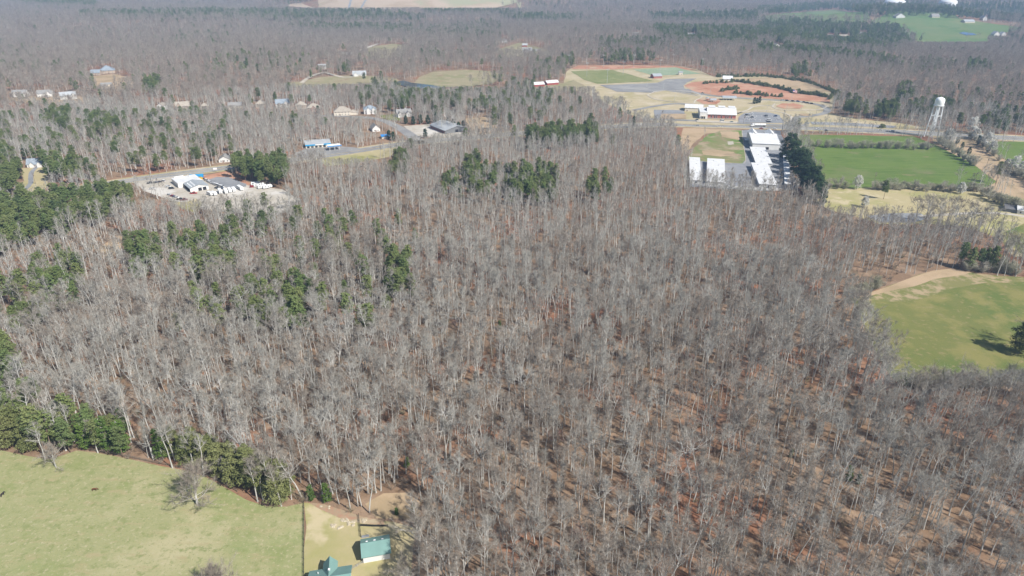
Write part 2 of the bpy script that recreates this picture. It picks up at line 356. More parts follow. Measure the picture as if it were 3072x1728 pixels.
# community park
PARK = [(1700, 214), (1735, 197), (1900, 196), (2040, 199), (2090, 208), (2140, 230), (2290, 228), (2430, 244), (2515, 284), (2500, 312), (2490, 340), (2560, 356), (2700, 370), (2790, 386), (2600, 386), (2350, 379), (2060, 373), (1965, 366), (1890, 345), (1820, 312), (1760, 280), (1690, 262)]
cover('park_ground', PARK, M['parkgrass'], .25, 20, 'dry tan ground of the community park')
drape('sports_field', [(1712, 214), (1838, 211), (1962, 244), (1792, 252), (1752, 240)], M['sport'], .45, 15, 'green grass sports field with light poles')
drape('turf_field', [(1898, 209), (2030, 203), (2102, 222), (1960, 228)], M['turf'], .45, 15, 'bluish green turf sports field')
drape('field_bank', [(1712, 208), (1735, 197), (1900, 197), (2030, 198), (2088, 210), (2060, 210), (2025, 202), (1895, 206), (1840, 209)], M['reddirt'], .4, 15, 'reddish bank behind the sports fields')
strip('touch_line', [(1940, 211), (2008, 208)], .6, M['paint'], .6, 'white line on the turf field')
strip('touch_line', [(1950, 225), (2060, 221)], .6, M['paint'], .6, 'white line on the turf field')
drape('upper_car_park', [(1800, 256), (1972, 249), (2000, 238), (2090, 236), (2062, 248), (2050, 258), (2054, 266), (2078, 276), (2112, 284), (2095, 289), (1992, 272), (1958, 279), (1850, 276)], M['asphalt'], .45, 14, 'grey car park beside the sports field')
strip('ring_road', [(2058, 268), (2085, 278), (2140, 288), (2250, 297), (2400, 306), (2470, 320), (2478, 338), (2430, 349), (2395, 352), (2378, 366), (2374, 379)], 9, M['asphalt'], .5, 'grey ring road through the park')
drape('red_clay_field', [(2052, 258), (2075, 247), (2130, 242), (2300, 250), (2400, 272), (2498, 286), (2490, 308), (2330, 298), (2150, 287), (2080, 275)], M['reddirt'], .4, 18, 'red clay ground between rows of young pines')
drape('straw_field', [(2190, 238), (2300, 233), (2400, 243), (2500, 276), (2440, 280), (2330, 260), (2210, 245)], M['straw'], .55, 15, 'straw field behind the row of young pines')
drape('oval_lawn', [(1942, 286), (1970, 276), (2020, 273), (2070, 277), (2106, 288), (2085, 302), (2020, 306), (1965, 298)], M['parkgrass'], .45, 10, 'tan oval lawn in the park')
strip('park_path', [(1942, 286), (1965, 298), (2020, 307), (2078, 312), (2085, 303), (2106, 289), (2070, 276), (2020, 272), (1970, 275), (1942, 286)], 2.2, M['concrete'], .6, 'pale path round the oval lawn')
drape('playground', [(2085, 300), (2105, 293), (2145, 293), (2162, 303), (2150, 314), (2110, 313)], M['reddirt'], .5, 6, 'reddish playground ground')
drape('garden_bed', [(2328, 320), (2345, 311), (2380, 310), (2412, 318), (2400, 327), (2352, 327)], M['reddirt'], .6, 6, 'reddish oval garden bed')
strip('park_path', [(2325, 312), (2318, 322), (2345, 331), (2385, 332), (2450, 330), (2478, 322), (2470, 314)], 2.6, M['concrete'], .6, 'pale path round the garden bed')
strip('park_path', [(2205, 345), (2225, 338), (2300, 333), (2345, 338), (2375, 352), (2368, 362)], 3, M['concrete'], .6, 'pale path above the lower car park')
strip('park_path', [(2210, 342), (2245, 330), (2258, 322), (2290, 317), (2322, 318)], 3, M['concrete'], .6, 'pale path from the red brick hall to the garden bed')
strip('park_road', [(1900, 332), (1960, 320), (2020, 312), (2060, 314)], 8, M['asphalt'], .5, 'grey park road below the oval lawn')
strip('front_road', [(1930, 358), (2060, 362), (2212, 370), (2380, 378), (2420, 376)], 9, M['asphalt'], .5, 'grey road in front of the red brick hall')
drape('lower_car_park', [(2216, 352), (2232, 341), (2262, 337), (2310, 339), (2338, 346), (2352, 370), (2216, 368)], M['asphalt_dark'], .55, 9, 'dark car park beside the red brick hall')
for k in range(7):
    x = 2236 + k * 16
    strip('bay_line', [(x, 348), (x + 2, 352)], .25, M['paint'], .68, 'white bay line in the lower car park', step=2)
    strip('bay_line', [(x - 4, 359), (x - 2, 363)], .25, M['paint'], .68, 'white bay line in the lower car park', step=2)
drape('bay_strip', [(2430, 366), (2560, 370), (2690, 379), (2680, 385), (2550, 378), (2436, 374)], M['asphalt_dark'], .5, 9, 'long strip of angled parking bays')
for k in range(26):
    x = 2438 + k * 9.6; y = 367.5 + k * .48
    strip('bay_line', [(x, y + .6), (x + 5, y + 5.0)], .3, M['paint'], .62, 'white line of an angled parking bay', step=2)
drape('hall_yard', [(1985, 341), (2060, 343), (2058, 358), (1985, 358)], M['straw'], .5, 8, 'tan yard left of the red brick hall')
drape('hall_court', [(1962, 330), (2050, 332), (2055, 342), (1985, 342), (1978, 358), (1965, 357)], M['asphalt_dark'], .55, 8, 'asphalt court left of the red brick hall')
drape('hall_apron', [(2090, 362), (2212, 366), (2210, 371), (2090, 367)], M['concrete'], .7, 6, 'concrete apron in front of the red brick hall')
o = MB().lathe([(8, .2), (8, .5), (7.6, .55), (0.01, .7)], 28).build('roundabout', M['straw']); o.location = at(2416, 346) + Vector((0, 0, .4)); struct(o, 'round island of the roundabout')
# left side: dealership lots, verges, house lots
DEAL = [(398, 548), (470, 532), (580, 528), (650, 522), (690, 530), (740, 548), (775, 560), (850, 568), (900, 600), (850, 640), (740, 640), (640, 632), (560, 622), (505, 600), (430, 572)]
cover('dealer_lot', DEAL, M['gravel'], .06, 9, 'pale gravel lot of the vehicle dealer')
drape('asphalt_pad', [(620, 541), (650, 531), (686, 532), (740, 552), (738, 560), (690, 566), (650, 552)], M['asphalt_dark'], .11, 7, 'grey asphalt pad right of the dealer building')
drape('clay_pad', [(596, 530), (640, 522), (686, 512), (700, 528), (760, 553), (745, 557), (686, 531), (620, 538)], M['reddirt'], .1, 6, 'orange clay verge beside the asphalt pad')
drape('verge_lawn', [(510, 602), (555, 608), (590, 596), (610, 610), (590, 640), (545, 625)], M['tan'], .1, 6, 'tan grass corner below the dealer lot')
CLEAR.append([(560, 505), (690, 500), (700, 540), (620, 545), (560, 525)])
cover('roadside_lawn', [(960, 478), (1060, 462), (1160, 444), (1190, 442), (1170, 470), (1060, 490), (980, 500)], M['tan'], .06, 8, 'tan lawn below the highway bend')
cover('house_lawn', [(62, 505), (130, 502), (142, 520), (145, 560), (110, 580), (62, 575), (72, 540)], M['tan'], .06, 7, 'tan lawn by the white house with blue grey roof')
strip('driveway', [(112, 500), (96, 515), (92, 535), (92, 550), (70, 572), (30, 590)], 4, M['asphalt_dark'], .1, 'winding dark driveway to the white house')
cover('shop_forecourt', [(915, 446), (995, 438), (1060, 442), (1100, 448), (1030, 462), (960, 474), (900, 478), (880, 462)], M['asphalt'], .08, 8, 'grey forecourt of the shop with blue fascia')
LANE = [(900, 345), (1000, 348), (1090, 352), (1150, 362), (1200, 385), (1240, 412), (1262, 432)]
strip('side_road', LANE, (7, 15), M['asphalt'], .1, 'grey side road bending down to the highway'); road_clear(LANE, 11)
cover('barn_lot', [(1210, 378), (1290, 372), (1330, 398), (1390, 396), (1400, 410), (1300, 412), (1250, 410)], M['gravel'], .07, 8, 'pale gravel lot by the grey metal barn')
cover('green_lawn', [(1135, 346), (1185, 342), (1205, 362), (1160, 360)], M['pasture_olive'], .08, 6, 'small green lawn beside the side road')
cover('red_yard', [(1395, 355), (1470, 350), (1490, 385), (1440, 400), (1395, 385)], M['straw'], .06, 8, 'bare reddish yard right of the grey metal barn')
cover('gravel_turnaround', [(1350, 330), (1366, 334), (1372, 362), (1358, 366), (1346, 350)], M['gravel'], .06, 6, 'pale turnaround behind the conifer row')
# estates and farms farther off
cover('estate_lawn', [(830, 252), (900, 246), (960, 232), (1030, 228), (1110, 228), (1190, 236), (1200, 248), (1100, 252), (990, 258), (880, 262)], M['meadow'], .6, 20, 'tan lawn of the country estate')
strip('estate_drive', [(905, 250), (930, 232), (970, 219), (1000, 226), (1030, 233), (1060, 232)], 7, M['concrete'], .9, 'pale drive of the country estate')
cover('hay_meadow', [(1240, 252), (1258, 232), (1300, 216), (1400, 210), (1470, 214), (1520, 225), (1480, 250), (1400, 262), (1310, 262)], M['meadow'], .6, 20, 'tan meadow above the dark pond')
drape('pond', [(1175, 250), (1210, 243), (1235, 250), (1300, 258), (1340, 266), (1280, 270), (1220, 262)], M['water'], 1.2, 20, 'dark pond below the tan meadow')
CLEAR.append([(1160, 255), (1210, 240), (1250, 248), (1380, 262), (1350, 285), (1200, 275)])
cover('upper_lawn', [(1090, 165), (1110, 140), (1180, 132), (1240, 140), (1200, 170), (1120, 178)], M['meadow'], .8, 25, 'tan lawn at the top of the estate road')
strip('estate_road', [(1030, 168), (1080, 152), (1135, 132)], 9, M['gravel'], 1.1, 'pale road climbing past the upper lawn')
cover('house_clearing', [(20, 298), (60, 290), (180, 288), (260, 292), (270, 304), (180, 312), (60, 306)], M['straw'], .1, 12, 'bare tan lots of the three white houses')
cover('estate_clearing', [(270, 230), (345, 222), (400, 238), (400, 262), (330, 278), (290, 268)], M['straw'], .3, 14, 'reddish clearing around the large grey roof')
cover('wood_clearing', [(322, 400), (370, 408), (380, 428), (340, 430)], M['straw'], .06, 8, 'small tan clearing in the woods')
cover('wood_clearing', [(300, 740), (360, 705), (385, 720), (340, 765), (300, 775)], M['straw'], .06, 6, 'brushy straw clearing beside the pine stand')
cover('farmstead', [(1490, 150), (1560, 128), (1640, 150), (1660, 165), (1560, 172), (1500, 175)], M['meadow'], .6, 18, 'tan farmstead clearing')
cover('barn_clearing', [(1560, 268), (1600, 258), (1690, 250), (1720, 240), (1760, 262), (1680, 280)], M['meadow'], .5, 14, 'tan clearing round the red barns')
cover('oval_clearing', [(3006, 700), (3072, 670), (3300, 700), (3300, 760), (3060, 760)], M['pasture_olive'], .1, 8, 'olive green lawn at the right edge')  # olive pasture grass laid over the tan clearing
HILL = [(2272, 52), (2330, 44), (2420, 36), (2500, 31), (2570, 40), (2610, 56), (2600, 66), (2480, 72), (2400, 66), (2300, 68)]
cover('green_hill', HILL, M['farm_green'], 1.2, 30, 'smooth green hill pasture in the distance')
FARM = [(2610, 64), (2640, 52), (2760, 50), (2880, 58), (2960, 70), (3040, 80), (3072, 86), (3000, 104), (2960, 126), (2880, 128), (2800, 134), (2740, 122), (2700, 94), (2640, 78)]
cover('farm_meadow', FARM, M['farm_green'], 1.2, 30, 'green farm meadow in the distance')
drape('farm_pond', [(2876, 101), (2890, 98), (2920, 102), (2930, 107), (2900, 108)], M['bluewater'], 2.0, 20, 'small blue farm pond')
MOUND = [(840, 20), (900, 12), (950, 2), (1000, -14), (1100, -26), (1400, -28), (1500, -14), (1560, 6), (1566, 16), (1480, 26), (1250, 30), (1060, 30), (940, 26)]
cover('landfill_mound', MOUND, M['mound'], 1.5, 40, 'bare tan landfill mound on the horizon')
strip('drain_channel', [(1046, 27), (1058, 14), (1075, -2)], 9, M['graygravel'], 2.2, 'dark channel down the landfill mound')
strip('drain_channel', [(1080, 29), (1105, 14), (1135, -2)], 9, M['graygravel'], 2.2, 'dark channel down the landfill mound')

# houses: label, front-left px, front-right px, wall h, roof h, roof kind, wall, roof, depth, extras
H = [
 ('white house with blue grey roof on the tan lawn', (82, 503), (127, 500), 3.4, 4.2, 'gx', 'whitewall', 'blueshingle', dict(depth=9, wins=4, door=6.5, wings=[(2.5, 6.5, -1.5, 4, 3.0, 2.4, 'gy'), (9, 13, -2.2, 4, 3.0, 2.4, 'gy')])),
 ('white gabled house with carport beside the highway', (657, 488), (690, 486), 3.0, 3.2, 'gy', 'whitewall', 'shingle', dict(depth=12, wins=3, door=4)),
 ('white house with grey roof, leftmost of the three at the left edge', (36, 291), (78, 290), 4.8, 4.4, 'gx', 'whitewall', 'shingle', dict(depth=12, wins=4, door=8, wings=[(3, 9, -2, 5, 4.6, 3.4, 'gy')])),
 ('white house with tall gable, middle of the three at the left edge', (112, 292), (156, 290), 5, 4.4, 'gx', 'whitewall', 'shingle', dict(depth=12, wins=4, door=9, wings=[(12, 18, -2, 5, 5, 3.6, 'gy')])),
 ('large white house with wide drive, right of the three at the left edge', (182, 300), (232, 296), 5.4, 4.6, 'gx', 'whitewall', 'paleroof', dict(depth=13, wins=5, door=12, garage=2, wings=[(14, 20, -3, 5, 5.4, 3.6, 'gy')])),
 ('grey house with pale gable above the three white houses', (304, 268), (338, 266), 5, 4, 'gx', 'cream', 'shingle', dict(depth=11, wins=3, door=6, wings=[(10, 16, -2, 5, 5, 3, 'gy')])),
 ('very large house with broad blue grey hip roof in the woods', (300, 222), (346, 219), 5, 8, 'hip', 'tanbrick', 'blueshingle', dict(depth=24, wins=4, door=14)),
 ('low grey roofed wing house beside the very large house', (272, 226), (300, 225), 4, 4.5, 'gx', 'tanbrick', 'blueshingle', dict(depth=14, wins=3, door=8)),
 ('narrow white two storey house in the woods', (472, 331), (493, 331), 6.2, 3, 'gy', 'whitewall', 'tanshingle', dict(depth=10, wins=2, door=5)),
 ('tall tan house with steep front gable', (529, 334), (572, 331), 6.2, 5, 'gx', 'tanbrick', 'tanshingle', dict(depth=13, wins=4, door=9, wings=[(1, 7, -2, 6, 6.2, 4.2, 'gy')])),
 ('small tan house between the dark evergreens', (603, 330), (624, 329), 5, 3.6, 'hip', 'cream', 'tanshingle', dict(depth=10, wins=2, door=4)),
 ('pale grey house half hidden in bare trees', (686, 330), (727, 328), 5, 4, 'gx', 'cream', 'shingle', dict(depth=12, wins=4, door=8)),
 ('grey tan house with hip roof in bare trees', (767, 324), (797, 323), 5, 5, 'hip', 'tanbrick', 'tanshingle', dict(depth=13, wins=3, door=6)),
 ('white house with blue grey roof and front gables', (828, 324), (870, 322), 5.6, 5, 'gx', 'whitewall', 'blueshingle', dict(depth=13, wins=4, door=8, wings=[(11, 17, -3, 6, 5.4, 4, 'gy')])),
 ('tan hip roofed house left of the pink brick house', (888, 328), (922, 326), 4.6, 5, 'hip', 'tanbrick', 'tanshingle', dict(depth=14, wins=3, door=7)),
 ('pink brick house beside a pointed conifer', (921, 336), (962, 334), 4.8, 5, 'hip', 'pinkbrick', 'tanshingle', dict(depth=14, wins=4, door=8, wings=[(6, 12, -2, 6, 4.6, 3.4, 'gy')])),
 ('tan house with large hip roof and cream garage end', (1002, 348), (1053, 346), 4.8, 6, 'hip', 'cream', 'tanshingle', dict(depth=16, wins=5, door=8, wings=[(20, 30, 2, 10, 3.4, 3, 'hip')])),
 ('white two storey house with blue grey hip roof', (1093, 343), (1130, 341), 6, 4.4, 'hip', 'whitewall', 'blueshingle', dict(depth=13, wins=4, door=8, wings=[(3, 8, -2.2, 6, 6, 2.8, 'gy'), (10, 14, -1.6, 6, 6, 2.6, 'gy')])),
 ('white house with grey gables and chimney beside the conifer row', (1192, 352), (1236, 349), 3.8, 5, 'gx', 'whitewall', 'shingle', dict(depth=13, wins=4, door=6, chimney=(12, 7), wings=[(0.5, 6, -3, 6, 3.6, 3.6, 'gy'), (11, 17, -2, 6, 3.6, 3.6, 'gy')])),
 ('white gabled cottage beside the side road', (1118, 396), (1141, 394), 3.6, 4.2, 'gy', 'whitewall', 'shingle', dict(depth=14, wins=2, door=4)),
 ('small white barn on red soil', (957, 208), (979, 207), 5, 3.5, 'gx', 'whitewall', 'paleroof', dict(depth=11, wins=0, door=6)),
 ('long white ranch house of the country estate', (1058, 230), (1099, 229), 4.2, 4.5, 'gx', 'whitewall', 'paleroof', dict(depth=14, wins=6, door=12, wings=[(2, 9, -3, 6, 4, 3.4, 'gy')])),
 ('white outbuilding beside the estate road', (1022, 166), (1040, 165), 3.4, 2.5, 'gx', 'whitewall', 'paleroof', dict(depth=10, wins=2, door=4)),
 ('white farmhouse on the tan farmstead', (1567, 158), (1595, 156), 5.5, 4.5, 'gx', 'whitewall', 'paleroof', dict(depth=12, wins=4, door=8, wings=[(3, 10, -3, 6, 5, 3.5, 'gy')])),
 ('grey farmhouse right of the white farmhouse', (1596, 160), (1620, 158), 4.4, 4, 'gx', 'cream', 'shingle', dict(depth=12, wins=3, door=6)),
 ('white cottage at the left end of the farmstead', (1506, 128), (1522, 127), 4.4, 4, 'gy', 'whitewall', 'paleroof', dict(depth=12, wins=2, door=4)),
 ('white house in the pine belt, left of the pair', (1898, 110), (1918, 109), 5.5, 5, 'gx', 'whitewall', 'shingle', dict(depth=14, wins=3, door=8)),
 ('white house in the pine belt, right of the pair', (2062, 113), (2084, 112), 5.5, 5, 'gx', 'whitewall', 'shingle', dict(depth=14, wins=3, door=8)),
 ('pale house below the pine belt', (2320, 146), (2342, 145), 5.5, 5, 'gy', 'whitewall', 'shingle', dict(depth=14, wins=3, door=8)),
 ('grey house in the large pine stand', (2478, 117), (2498, 116), 5.5, 5, 'gx', 'cream', 'shingle', dict(depth=14, wins=3, door=8)),
 ('brown house with pale drive in the large pine stand', (2516, 119), (2544, 118), 6, 6, 'gx', 'pinkbrick', 'tanshingle', dict(depth=16, wins=3, door=8, wings=[(6, 14, -3, 6, 6, 4, 'gy')])),
 ('white house at the right of the large pine stand', (2578, 108), (2596, 107), 5, 5, 'gx', 'whitewall', 'shingle', dict(depth=14, wins=3, door=8)),
 ('large white farmhouse with dark gables on the meadow', (2688, 56), (2714, 55), 7, 8, 'gy', 'whitewall', 'shingle', dict(depth=22, wins=4, door=12)),
 ('grey house behind the meadow', (2796, 54), (2818, 53), 5, 7, 'gx', 'cream', 'shingle', dict(depth=18, wins=3, door=9)),
 ('long white roofed barn behind the meadow', (2894, 70), (2924, 69), 5, 5, 'gx', 'cream', 'paleroof', dict(depth=22, wins=0, door=9)),
 ('white gabled house in bare trees at the far right', (2948, 62), (2960, 61), 7, 7, 'gy', 'whitewall', 'paleroof', dict(depth=18, wins=2, door=6)),
 ('white peaked barn beside the blue pond, left of two', (2982, 109), (2998, 109), 6, 6, 'gy', 'whitewall', 'paleroof', dict(depth=16, wins=2, door=6)),
 ('white peaked barn beside the blue pond, right of two', (3004, 109), (3017, 109), 6, 5, 'gy', 'whitewall', 'paleroof', dict(depth=14, wins=2, door=5)),
 ('white house on the far left skyline, left of two', (522, 14), (540, 13), 8, 8, 'gx', 'whitewall', 'paleroof', dict(depth=20, wins=3, door=9)),
 ('white house on the far left skyline, right of two', (566, 14), (580, 13), 8, 8, 'gx', 'whitewall', 'paleroof', dict(depth=20, wins=3, door=9)),
]

# ------------------------------------------------------------------ lower growth in front of what the photograph shows: (left, right, line no tree top passes)
CAPS = [(A[0] - 5, B[0] + 5, min(A[1], B[1]) - 9) for (_, A, B, *_r) in H]
CAPS += [(900, 1030, 448), (400, 620, 600), (620, 860, 586), (2060, 2370, 508), (1285, 1390, 402), (330, 420, 548), (560, 700, 505), (980, 1190, 478), (60, 150, 556), (880, 1120, 254), (1200, 1520, 262), (1690, 1790, 262), (1790, 1880, 290), (1880, 1960, 332), (1600, 1690, 262), (2690, 3090, 1118), (2470, 2740, 622), (2740, 2960, 128), (2960, 3020, 110), (1090, 1180, 398), (1195, 1300, 410), (1000, 1120, 350), (2540, 2790, 830), (1140, 1180, 418), (870, 1575, 25)]

# ------------------------------------------------------------------ trees: generators
TA = lambda a: np.array(a, float)
def unit(v): return v / (np.linalg.norm(v) + 1e-9)
def tri_twigs(mb, starts, dirs, lens, wid, r, mi):
    n = len(starts)
    a = np.cross(dirs, r.normal(size=(n, 3))); a /= np.linalg.norm(a, axis=1)[:, None] + 1e-9
    w_ = (wid * r.uniform(.7, 1.3, n))[:, None] * .5
    tip = starts + dirs * lens[:, None]
    V = np.empty((n, 3, 3)); V[:, 0] = starts - a * w_; V[:, 1] = starts + a * w_; V[:, 2] = tip
    o = len(mb.v); mb.v.extend(map(tuple, V.reshape(-1, 3).tolist()))
    mb.f.extend([(o + 3 * i, o + 3 * i + 1, o + 3 * i + 2) for i in range(n)]); mb.m.extend([mi] * n)
def bare_tree(seed, H=22, clear=.5, spread=4.2, nlimb=15, ntw=1800, tw=.034, rt=.28, lod=0, fork=0, elev=(38, 68), lf=.5, minl=.06):
    """a leafless broadleaf tree: (trunk, crown) with crown materials limbs, twigs"""
    r = np.random.default_rng(seed); T = MB(); K = MB()
    def pathp(p, d, L, n, up, jit):
        pts = [TA(p)]; d = unit(TA(d))
        for i in range(n):
            d = unit(d + TA((0, 0, up)) + r.normal(size=3) * jit); pts.append(pts[-1] + d * L / n)
        return pts
    top = H * (.62 if fork else .9)
    tp = pathp((0, 0, -.4), (r.normal() * .03, r.normal() * .03, 1), top + .4, 7, .08, .05)
    trad = [rt * 1.25] + [rt * (1 - .8 * i / 7) if not fork else rt * (1 - .45 * i / 7) for i in range(1, 8)]
    sides = (7, 5, 3)[lod]
    T.tube(tp, trad, sides)
    segs = []                                    # (p, q, weight) that carry twigs
    axes = [(tp, trad, clear)]
    if fork:
        for k in range(fork):
            an = 2 * math.pi * k / fork + r.uniform(-.5, .5)
            q = pathp(tp[-1], (math.cos(an) * .55, math.sin(an) * .55, 1), H - top, 5, .16, .1)
            rr = [rt * .5 * (1 - .85 * i / 5) for i in range(6)]
            K.tube(q, rr, max(3, sides - 2), 0, False); axes.append((q, rr, .05))
    for path, rad, c0 in axes:
        nl = nlimb if path is tp and not fork else max(5, nlimb // (1 + fork))
        if fork and path is tp: nl = 3; c0 = .8
        for k in range(nl):
            t = c0 + (.97 - c0) * (k + r.uniform(0, .8)) / nl
            f = t * (len(path) - 1); i = min(int(f), len(path) - 2); p = path[i] + (path[i + 1] - path[i]) * (f - i)
            hh = (t - c0) / (1 - c0 + 1e-6)
            L = spread * (.55 + .75 * math.sin(math.pi * min(1, .25 + .75 * hh))) * r.uniform(.75, 1.2) * (1.1 - .45 * hh)
            an = k * 2.4 + r.uniform(-.6, .6); el = R(elev[0] + (elev[1] - elev[0]) * hh + r.uniform(-12, 12))
            d = (math.cos(an) * math.cos(el), math.sin(an) * math.cos(el), math.sin(el))
            q = pathp(p, d, L, 4, .10, .16)
            rl = max(minl, rad[i] * lf)
            if lod < 2: K.tube(q, [rl * (1 - .8 * j / 4) for j in range(5)], 4 if lod == 0 else 3, 0, False)
            for j in range(1, 4): segs.append((q[j], q[j + 1], .6))
            if lod == 0 or (lod == 1 and k % 2 == 0) or lod == 2:
                for s in range(5 if lod == 0 else 3):
                    u = r.uniform(.25, .95) * 4; j = min(int(u), 3); b = q[j] + (q[j + 1] - q[j]) * (u - j)
                    dd = unit(unit(q[j + 1] - q[j]) + r.normal(size=3) * .65)
                    z = pathp(b, dd, L * r.uniform(.3, .55), 2, .12, .2)
                    if lod == 0: K.tube(z, [rl * .4, rl * .25, rl * .1], 3, 0, False)
                    segs.append((z[0], z[1], 1)); segs.append((z[1], z[2], 1.4))
    S = np.array([s[0] for s in segs]); E = np.array([s[1] for s in segs]); W = np.array([s[2] for s in segs])
    ix = r.choice(len(segs), ntw, p=W / W.sum()); t = r.random(ntw)[:, None]
    st = S[ix] * (1 - t) + E[ix] * t
    dr = (E - S)[ix]; dr /= np.linalg.norm(dr, axis=1)[:, None]
    dr = dr + r.normal(size=(ntw, 3)) * .62 + TA((0, 0, .3)); dr /= np.linalg.norm(dr, axis=1)[:, None]
    tri_twigs(K, st, dr, r.uniform(.7, 2.0, ntw) * (spread / 4.2) ** .5, tw, r, 1)
    return T, K
def leaf_tris(mb, cent, rad, n, size, r, mi=0, flat=.8):
    d = r.normal(size=(n, 3)); d /= np.linalg.norm(d, axis=1)[:, None]
    p = TA(cent) + d * TA(rad) * (r.random((n, 1)) ** .45)
    nrm = d * .9 + r.normal(size=(n, 3)) * .6 + TA((.12, -.1, .5)); nrm /= np.linalg.norm(nrm, axis=1)[:, None]
    a = np.cross(nrm, r.normal(size=(n, 3))); a /= np.linalg.norm(a, axis=1)[:, None] + 1e-9
    b = np.cross(nrm, a); s = (size * r.uniform(.6, 1.3, n))[:, None]
    V = np.empty((n, 3, 3)); V[:, 0] = p - a * s * .5 - b * s * .35; V[:, 1] = p + a * s * .5 - b * s * .35; V[:, 2] = p + b * s * .7
    o = len(mb.v); mb.v.extend(map(tuple, V.reshape(-1, 3).tolist()))
    mb.f.extend([(o + 3 * i, o + 3 * i + 1, o + 3 * i + 2) for i in range(n)]); mb.m.extend([mi] * n)
def pine_tree(seed, H=21, base=.42, width=3.4, ncl=60, per=42, size=.55, rt=.22, cone=.6, lod=0, twig=True):
    r = np.random.default_rng(seed); T = MB(); K = MB()
    tp = [TA((0, 0, -.4))]; d = TA((r.normal() * .03, r.normal() * .03, 1))
    for i in range(6): d = unit(d + r.normal(size=3) * .035 + TA((0, 0, .1))); tp.append(tp[-1] + d * (H * .97 + .4) / 6)
    T.tube(tp, [rt * (1 - .82 * i / 6) for i in range(7)], (7, 5, 3)[lod])
    for k in range(ncl):
        h = base + (1 - base) * ((k + r.uniform(0, 1)) / ncl); f = h * 6 * .985; i = min(int(f), 5); p = tp[i] + (tp[i + 1] - tp[i]) * (f - i)
        hh = (h - base) / (1 - base)
        prof = (math.sin(math.pi * min(1, .18 + .62 * hh)) ** .8) * (1 - cone * hh ** 1.6)
        L = width * prof * r.uniform(.25, 1.1); an = k * 2.4 + r.uniform(-.7, .7)
        q = p + TA((math.cos(an) * L, math.sin(an) * L, L * r.uniform(-.05, .35)))
        if lod == 0 and twig: K.tube([p, (p + q) / 2 + TA((0, 0, -.1)), q], [.05, .04, .02], 3, 1, False)
        cs = r.uniform(.7, 1.25) * (.65 + .5 * (1 - hh)) * width / 3.4
        leaf_tris(K, q, (cs * 1.15, cs * 1.15, cs * .62), per, size, r)
    return T, K
def dense_tree(seed, H=18, width=5, n=2600, size=.7, base=.06, power=.7):
    """crown leafed almost to the ground, uneven outline"""
    r = np.random.default_rng(seed); T = MB(); K = MB()
    T.tube([(0, 0, -.4), (0.1, 0, H * .4), (0, .1, H * .85)], [.35, .25, .06], 6)
    for k in range(90):
        h = base + (1 - base) * r.random() ** .9; hh = (h - base) / (1 - base)
        prof = math.sin(math.pi * min(1, .22 + .70 * hh)) ** power
        an = r.uniform(0, 6.283); L = width * prof * r.uniform(.45, 1.0)
        cs = r.uniform(.8, 1.6) * width / 5
        leaf_tris(K, (math.cos(an) * L, math.sin(an) * L, h * H), (cs, cs, cs * .9), n // 90, size, r)
    return T, K
def shrub(seed, H=6, width=3, n=700, tw=.05, stems=7):
    r = np.random.default_rng(seed); T = MB(); K = MB(); segs = []
    for k in range(stems):
        an = 2.4 * k; d = unit(TA((math.cos(an) * r.uniform(.2, .8), math.sin(an) * r.uniform(.2, .8), 1)))
        p = [TA((0, 0, -.2))]
        for i in range(4): d = unit(d + r.normal(size=3) * .2 + TA((0, 0, .05))); p.append(p[-1] + d * H * r.uniform(.7, 1) / 4)
        T.tube(p, [.07, .055, .04, .03, .015], 3, 0, False)
        for i in range(4): segs.append((p[i], p[i + 1], (.3, .8, 1.2, 1.4)[i]))
    S = np.array([s[0] for s in segs]); E = np.array([s[1] for s in segs]); W = np.array([s[2] for s in segs])
    ix = r.choice(len(segs), n, p=W / W.sum()); t = r.random(n)[:, None]; st = S[ix] * (1 - t) + E[ix] * t
    dr = r.normal(size=(n, 3)); dr[:, 2] = np.abs(dr[:, 2]) * .7; dr /= np.linalg.norm(dr, axis=1)[:, None]
    tri_twigs(K, st, dr, r.uniform(.4, 1.0, n) * width * .55, tw, r, 0)
    return T, K

def joined(T, K, mats):
    """trunk and crown in one mesh for the far masses; K slots follow the trunk's"""
    b = MB(); b.v = list(T.v); b.f = list(T.f); b.m = [0] * len(T.f)
    b.add(K.v, K.f, 0); b.m[len(T.f):] = [1 + i for i in K.m]
    return b, mats
PRO = {}                                         # kind -> list of (trunk mesh, crown mesh, joined object)
SRC = {}
def register(kind, gens, tmat, kmats):
    col = bpy.data.collections.new('src_' + kind); lst = []
    for i, (T, K) in enumerate(gens):
        tm = T.mesh(kind + '_trunk', [tmat]); shade(tm); km = K.mesh(kind + '_crown', kmats)
        b, ms = joined(T, K, [tmat] + kmats)
        jo = bpy.data.objects.new('%s_%02d' % (kind, i), b.mesh(kind, ms)); col.objects.link(jo)
        lst.append((tm, km))
    PRO[kind] = lst; SRC[kind] = col
def mkspec(kind):
    return {
     0: dict(H=23, clear=.52, spread=3.0, nlimb=16), 1: dict(H=21, clear=.45, spread=3.6, nlimb=17), 2: dict(H=24, clear=.58, spread=2.7, nlimb=13),
     3: dict(H=20, clear=.40, spread=4.0, nlimb=16, fork=2), 4: dict(H=22, clear=.5, spread=3.5, nlimb=18, fork=3, elev=(30, 62)), 5: dict(H=18, clear=.42, spread=2.9, nlimb=14),
     6: dict(H=23, clear=.6, spread=3.6, nlimb=12, elev=(25, 60)), 7: dict(H=19, clear=.48, spread=2.6, nlimb=15), 8: dict(H=21, clear=.38, spread=4.6, nlimb=16, fork=3, elev=(20, 55)), 9: dict(H=25, clear=.62, spread=2.6, nlimb=12)}[kind]
KB = [M['bark'], M['twig']]
register('bare', [bare_tree(100 + i, ntw=2200, tw=.027, lod=0, **mkspec(i)) for i in range(10)], M['bark'], KB)
